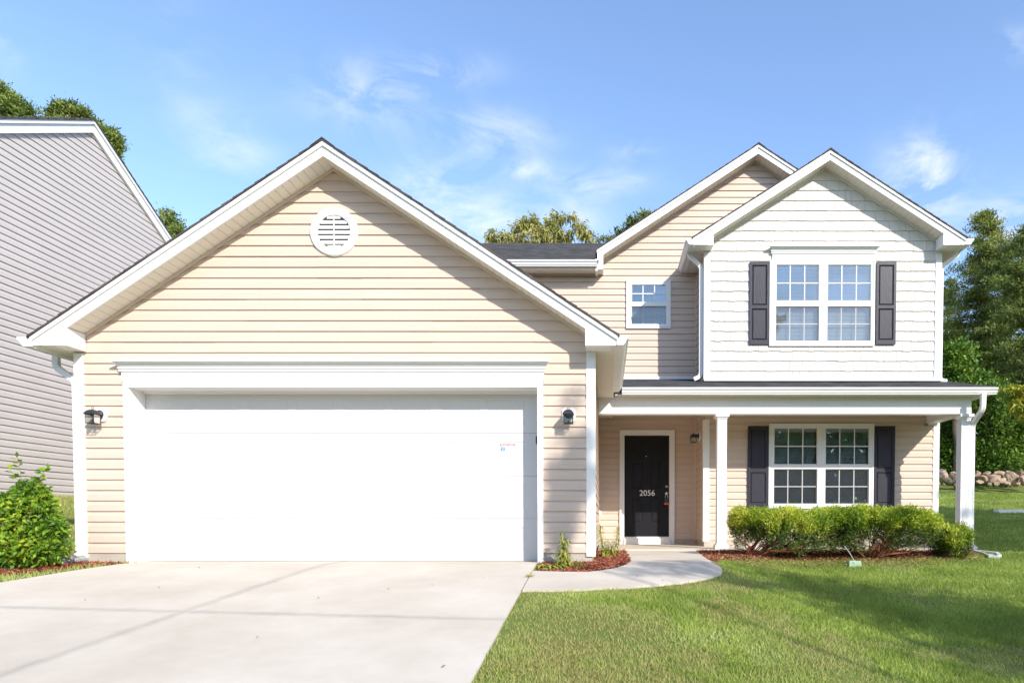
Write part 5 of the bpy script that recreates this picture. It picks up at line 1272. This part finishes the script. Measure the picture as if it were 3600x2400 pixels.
ed2 = [gp(*p) for p in [(2560, 1968), (2900, 1970), (3100, 1970), (3400, 1950), (3470, 1945), (3440, 1975), (3280, 1992), (2900, 1994), (2600, 1988)]]
npmesh('dry_litter', np.concatenate([chips(ed2, 11000, 5, h=.03, ln0=.012, ln1=.05), chips(bed2, 9000, 6, h=.03)]), 4, STRAW, kind='stuff', label='dry needles and twigs along the front of the shrub bed')
def blades(X, Y, h, wd, rs):
    n = len(X); Z = gnd(X, Y); P = np.stack([X, Y, Z], 1); a = rs.uniform(0, 6.283, n); S = np.stack([np.cos(a), np.sin(a), np.zeros(n)], 1)
    hh = (h * (.45 + .8 * rs.random(n)))[:, None]; lean = rs.normal(size=(n, 2)) * .45; T_ = np.concatenate([lean, np.ones((n, 1))], 1)
    return np.stack([P - S * wd * .5, P + S * wd * .5, P + T_ * hh], 1).reshape(-1, 3)
GRASS = leafmat('grass_blades', [(.23, .22, .055), (.22, .31, .05), (.36, .45, .085), (.56, .60, .17)], .3, .6, 1.1)
GRASSD = leafmat('grass_blades_dry', [(.35, .28, .11), (.45, .40, .15), (.33, .42, .10), (.54, .56, .20)], .3, .6, 1.1)
def scatter(n, x0, x1, y0, y1, seed, excl, power=1.0):
    rs = np.random.default_rng(seed); X = rs.uniform(x0, x1, n); Y = y0 + (y1 - y0) * rs.random(n) ** power; k = np.ones(n, bool)
    for p in excl: k &= ~inpoly(X, Y, p)
    return X[k], Y[k], rs
bed2g = [(x, y + .09) if y < 9.9 else (x, y) for x, y in bed2]
foot = [(XL - .02, GY), (XR, GY), (XR, PSY), (6.15, PSY), (6.15, 21.5), (XL - .02, 21.5)]
EX = [drive_poly, walk_poly, bed1, bed2g, bed3, foot]
X, Y, rs = scatter(1150000, -1.6, 12.5, 3.0, 11.0, 51, EX, 1.3)
vis = (X < .95 * Y + 2.2) & (X > -.3 * Y); X, Y = X[vis], Y[vis]
nzv = np.array([mnoise.noise(Vector((x * .9, y * .9, 0))) + .5 * mnoise.noise(Vector((x * 4, y * 4, 3))) for x, y in zip(X, Y)])
edge = np.clip((X - .2) / 2.5, 0, 1)
keep = rs.random(len(X)) < np.clip(.75 + nzv * .8 - .25 * (1 - edge), .18, 1); X, Y, nzv = X[keep], Y[keep], nzv[keep]
def segd(X, Y, pl):
    d = np.full(len(X), 9.0)
    for (a, b), (c, e) in zip(pl, pl[1:]):
        l2 = (c - a) ** 2 + (e - b) ** 2 + 1e-9; t = np.clip(((X - a) * (c - a) + (Y - b) * (e - b)) / l2, 0, 1); d = np.minimum(d, np.hypot(X - a - t * (c - a), Y - b - t * (e - b)))
    return d
dw = segd(X, Y, walk_poly[15:-1]); dd_ = segd(X, Y, [(drx(2), 2), (drx(7.9), 7.9)])
near = (dw < .14 * (.6 + .8 * rs.random(len(X)))) | (dd_ < .09 * (.5 + rs.random(len(X))))
kp = ~near | (rs.random(len(X)) < .45); X, Y, nzv, near = X[kp], Y[kp], nzv[kp], near[kp]; keep = np.flatnonzero(keep)[kp]
dry = near | (nzv + rs.normal(size=len(X)) * .12 < -.42 + .85 * (1 - edge[keep])); 
npmesh('lawn_grass', blades(X[~dry], Y[~dry], .040, .0070, rs), 3, GRASS, kind='stuff', label='short green grass of the front lawn')
npmesh('dry_grass', blades(X[dry], Y[dry], .030, .0070, rs), 3, GRASSD, kind='stuff', label='thin dry grass in the worn patches of the lawn')
X, Y, rs = scatter(160000, 6.2, 24, 9.5, 28, 52, EX, 1.0); npmesh('side_grass', blades(X, Y, .06, .018, rs), 3, GRASS, kind='stuff', label='grass of the side and back lawn')
X, Y, rs = scatter(70000, -10.9, -5.6, 5.8, 15, 53, EX, 1.3); npmesh('bank_grass', blades(X, Y, .06, .011, rs), 3, GRASSD, kind='stuff', label='grass bank between the two houses')
LF = ['dry leaf on the driveway below the right part of the garage door', 'dry leaf nearest the lower picture edge on the driveway', 'dry leaf close to the left door jamb on the driveway', 'dry leaf just above the cross joint of the driveway', 'dry leaf nearest the left picture edge on the driveway',
      'dry leaf in the middle of the upper driveway', 'dry leaf below the crossing of the two driveway joints', 'dry leaf near the walkway end of the driveway', 'dry leaf on the walkway bend, further from the lawn', 'dry leaf on the walkway beside the lawn edge', 'dry leaf near the long joint on the upper driveway']
# a few dry leaves blown onto the concrete
for i, (px_, py_) in enumerate(((1520, 2066), (1560, 2357), (700, 2003), (1120, 2112), (300, 2120), (1365, 2080), (905, 2253), (1700, 2040), (2240, 2035), (2330, 2050), (560, 2075))):
    x_, y_ = gp(px_, py_); rd = random.Random(i); an = rd.uniform(0, 6.28); l_ = rd.uniform(.009, .017); z_ = ground(x_, y_) + .028; c_, s_ = math.cos(an), math.sin(an)
    mb = MB(); pts = [(-1, 0, .002), (-.3, .45, .009), (.5, .35, .012), (1, 0, .004), (.4, -.4, .010), (-.4, -.42, .006)]
    P2 = [(x_ + l_ * (p * c_ - q * s_), y_ + l_ * (p * s_ + q * c_), z_ + h_) for p, q, h_ in pts]; mb.face(P2); mb.face([(a, b, c - .0015) for a, b, c in P2][::-1])
    mb.build('dry_leaf', DEADW, label=LF[i], category='leaf', group='dry leaves on the concrete')
# weeds at the joints
def weed(x, y, label, r, seed, m=STRAP):
    rd = random.Random(seed); t = thing('weed', label, 'weed', (x, y, ground(x, y))); mb = MB()
    for i in range(40): strap(None, x + rd.uniform(-r, r), y + rd.uniform(-r, r), ground(x, y) + .02, rd.uniform(0, 6.283), .0, rd.uniform(.02, .06), .008, rd.uniform(.4, 1.6), rd.uniform(.4, 1.2), mb)
    mb.build('leaves', m, t)
wx_, wy_ = gp(1862, 2033); weed(wx_, wy_, 'small weed growing in the joint between driveway and walkway', .035, 3)
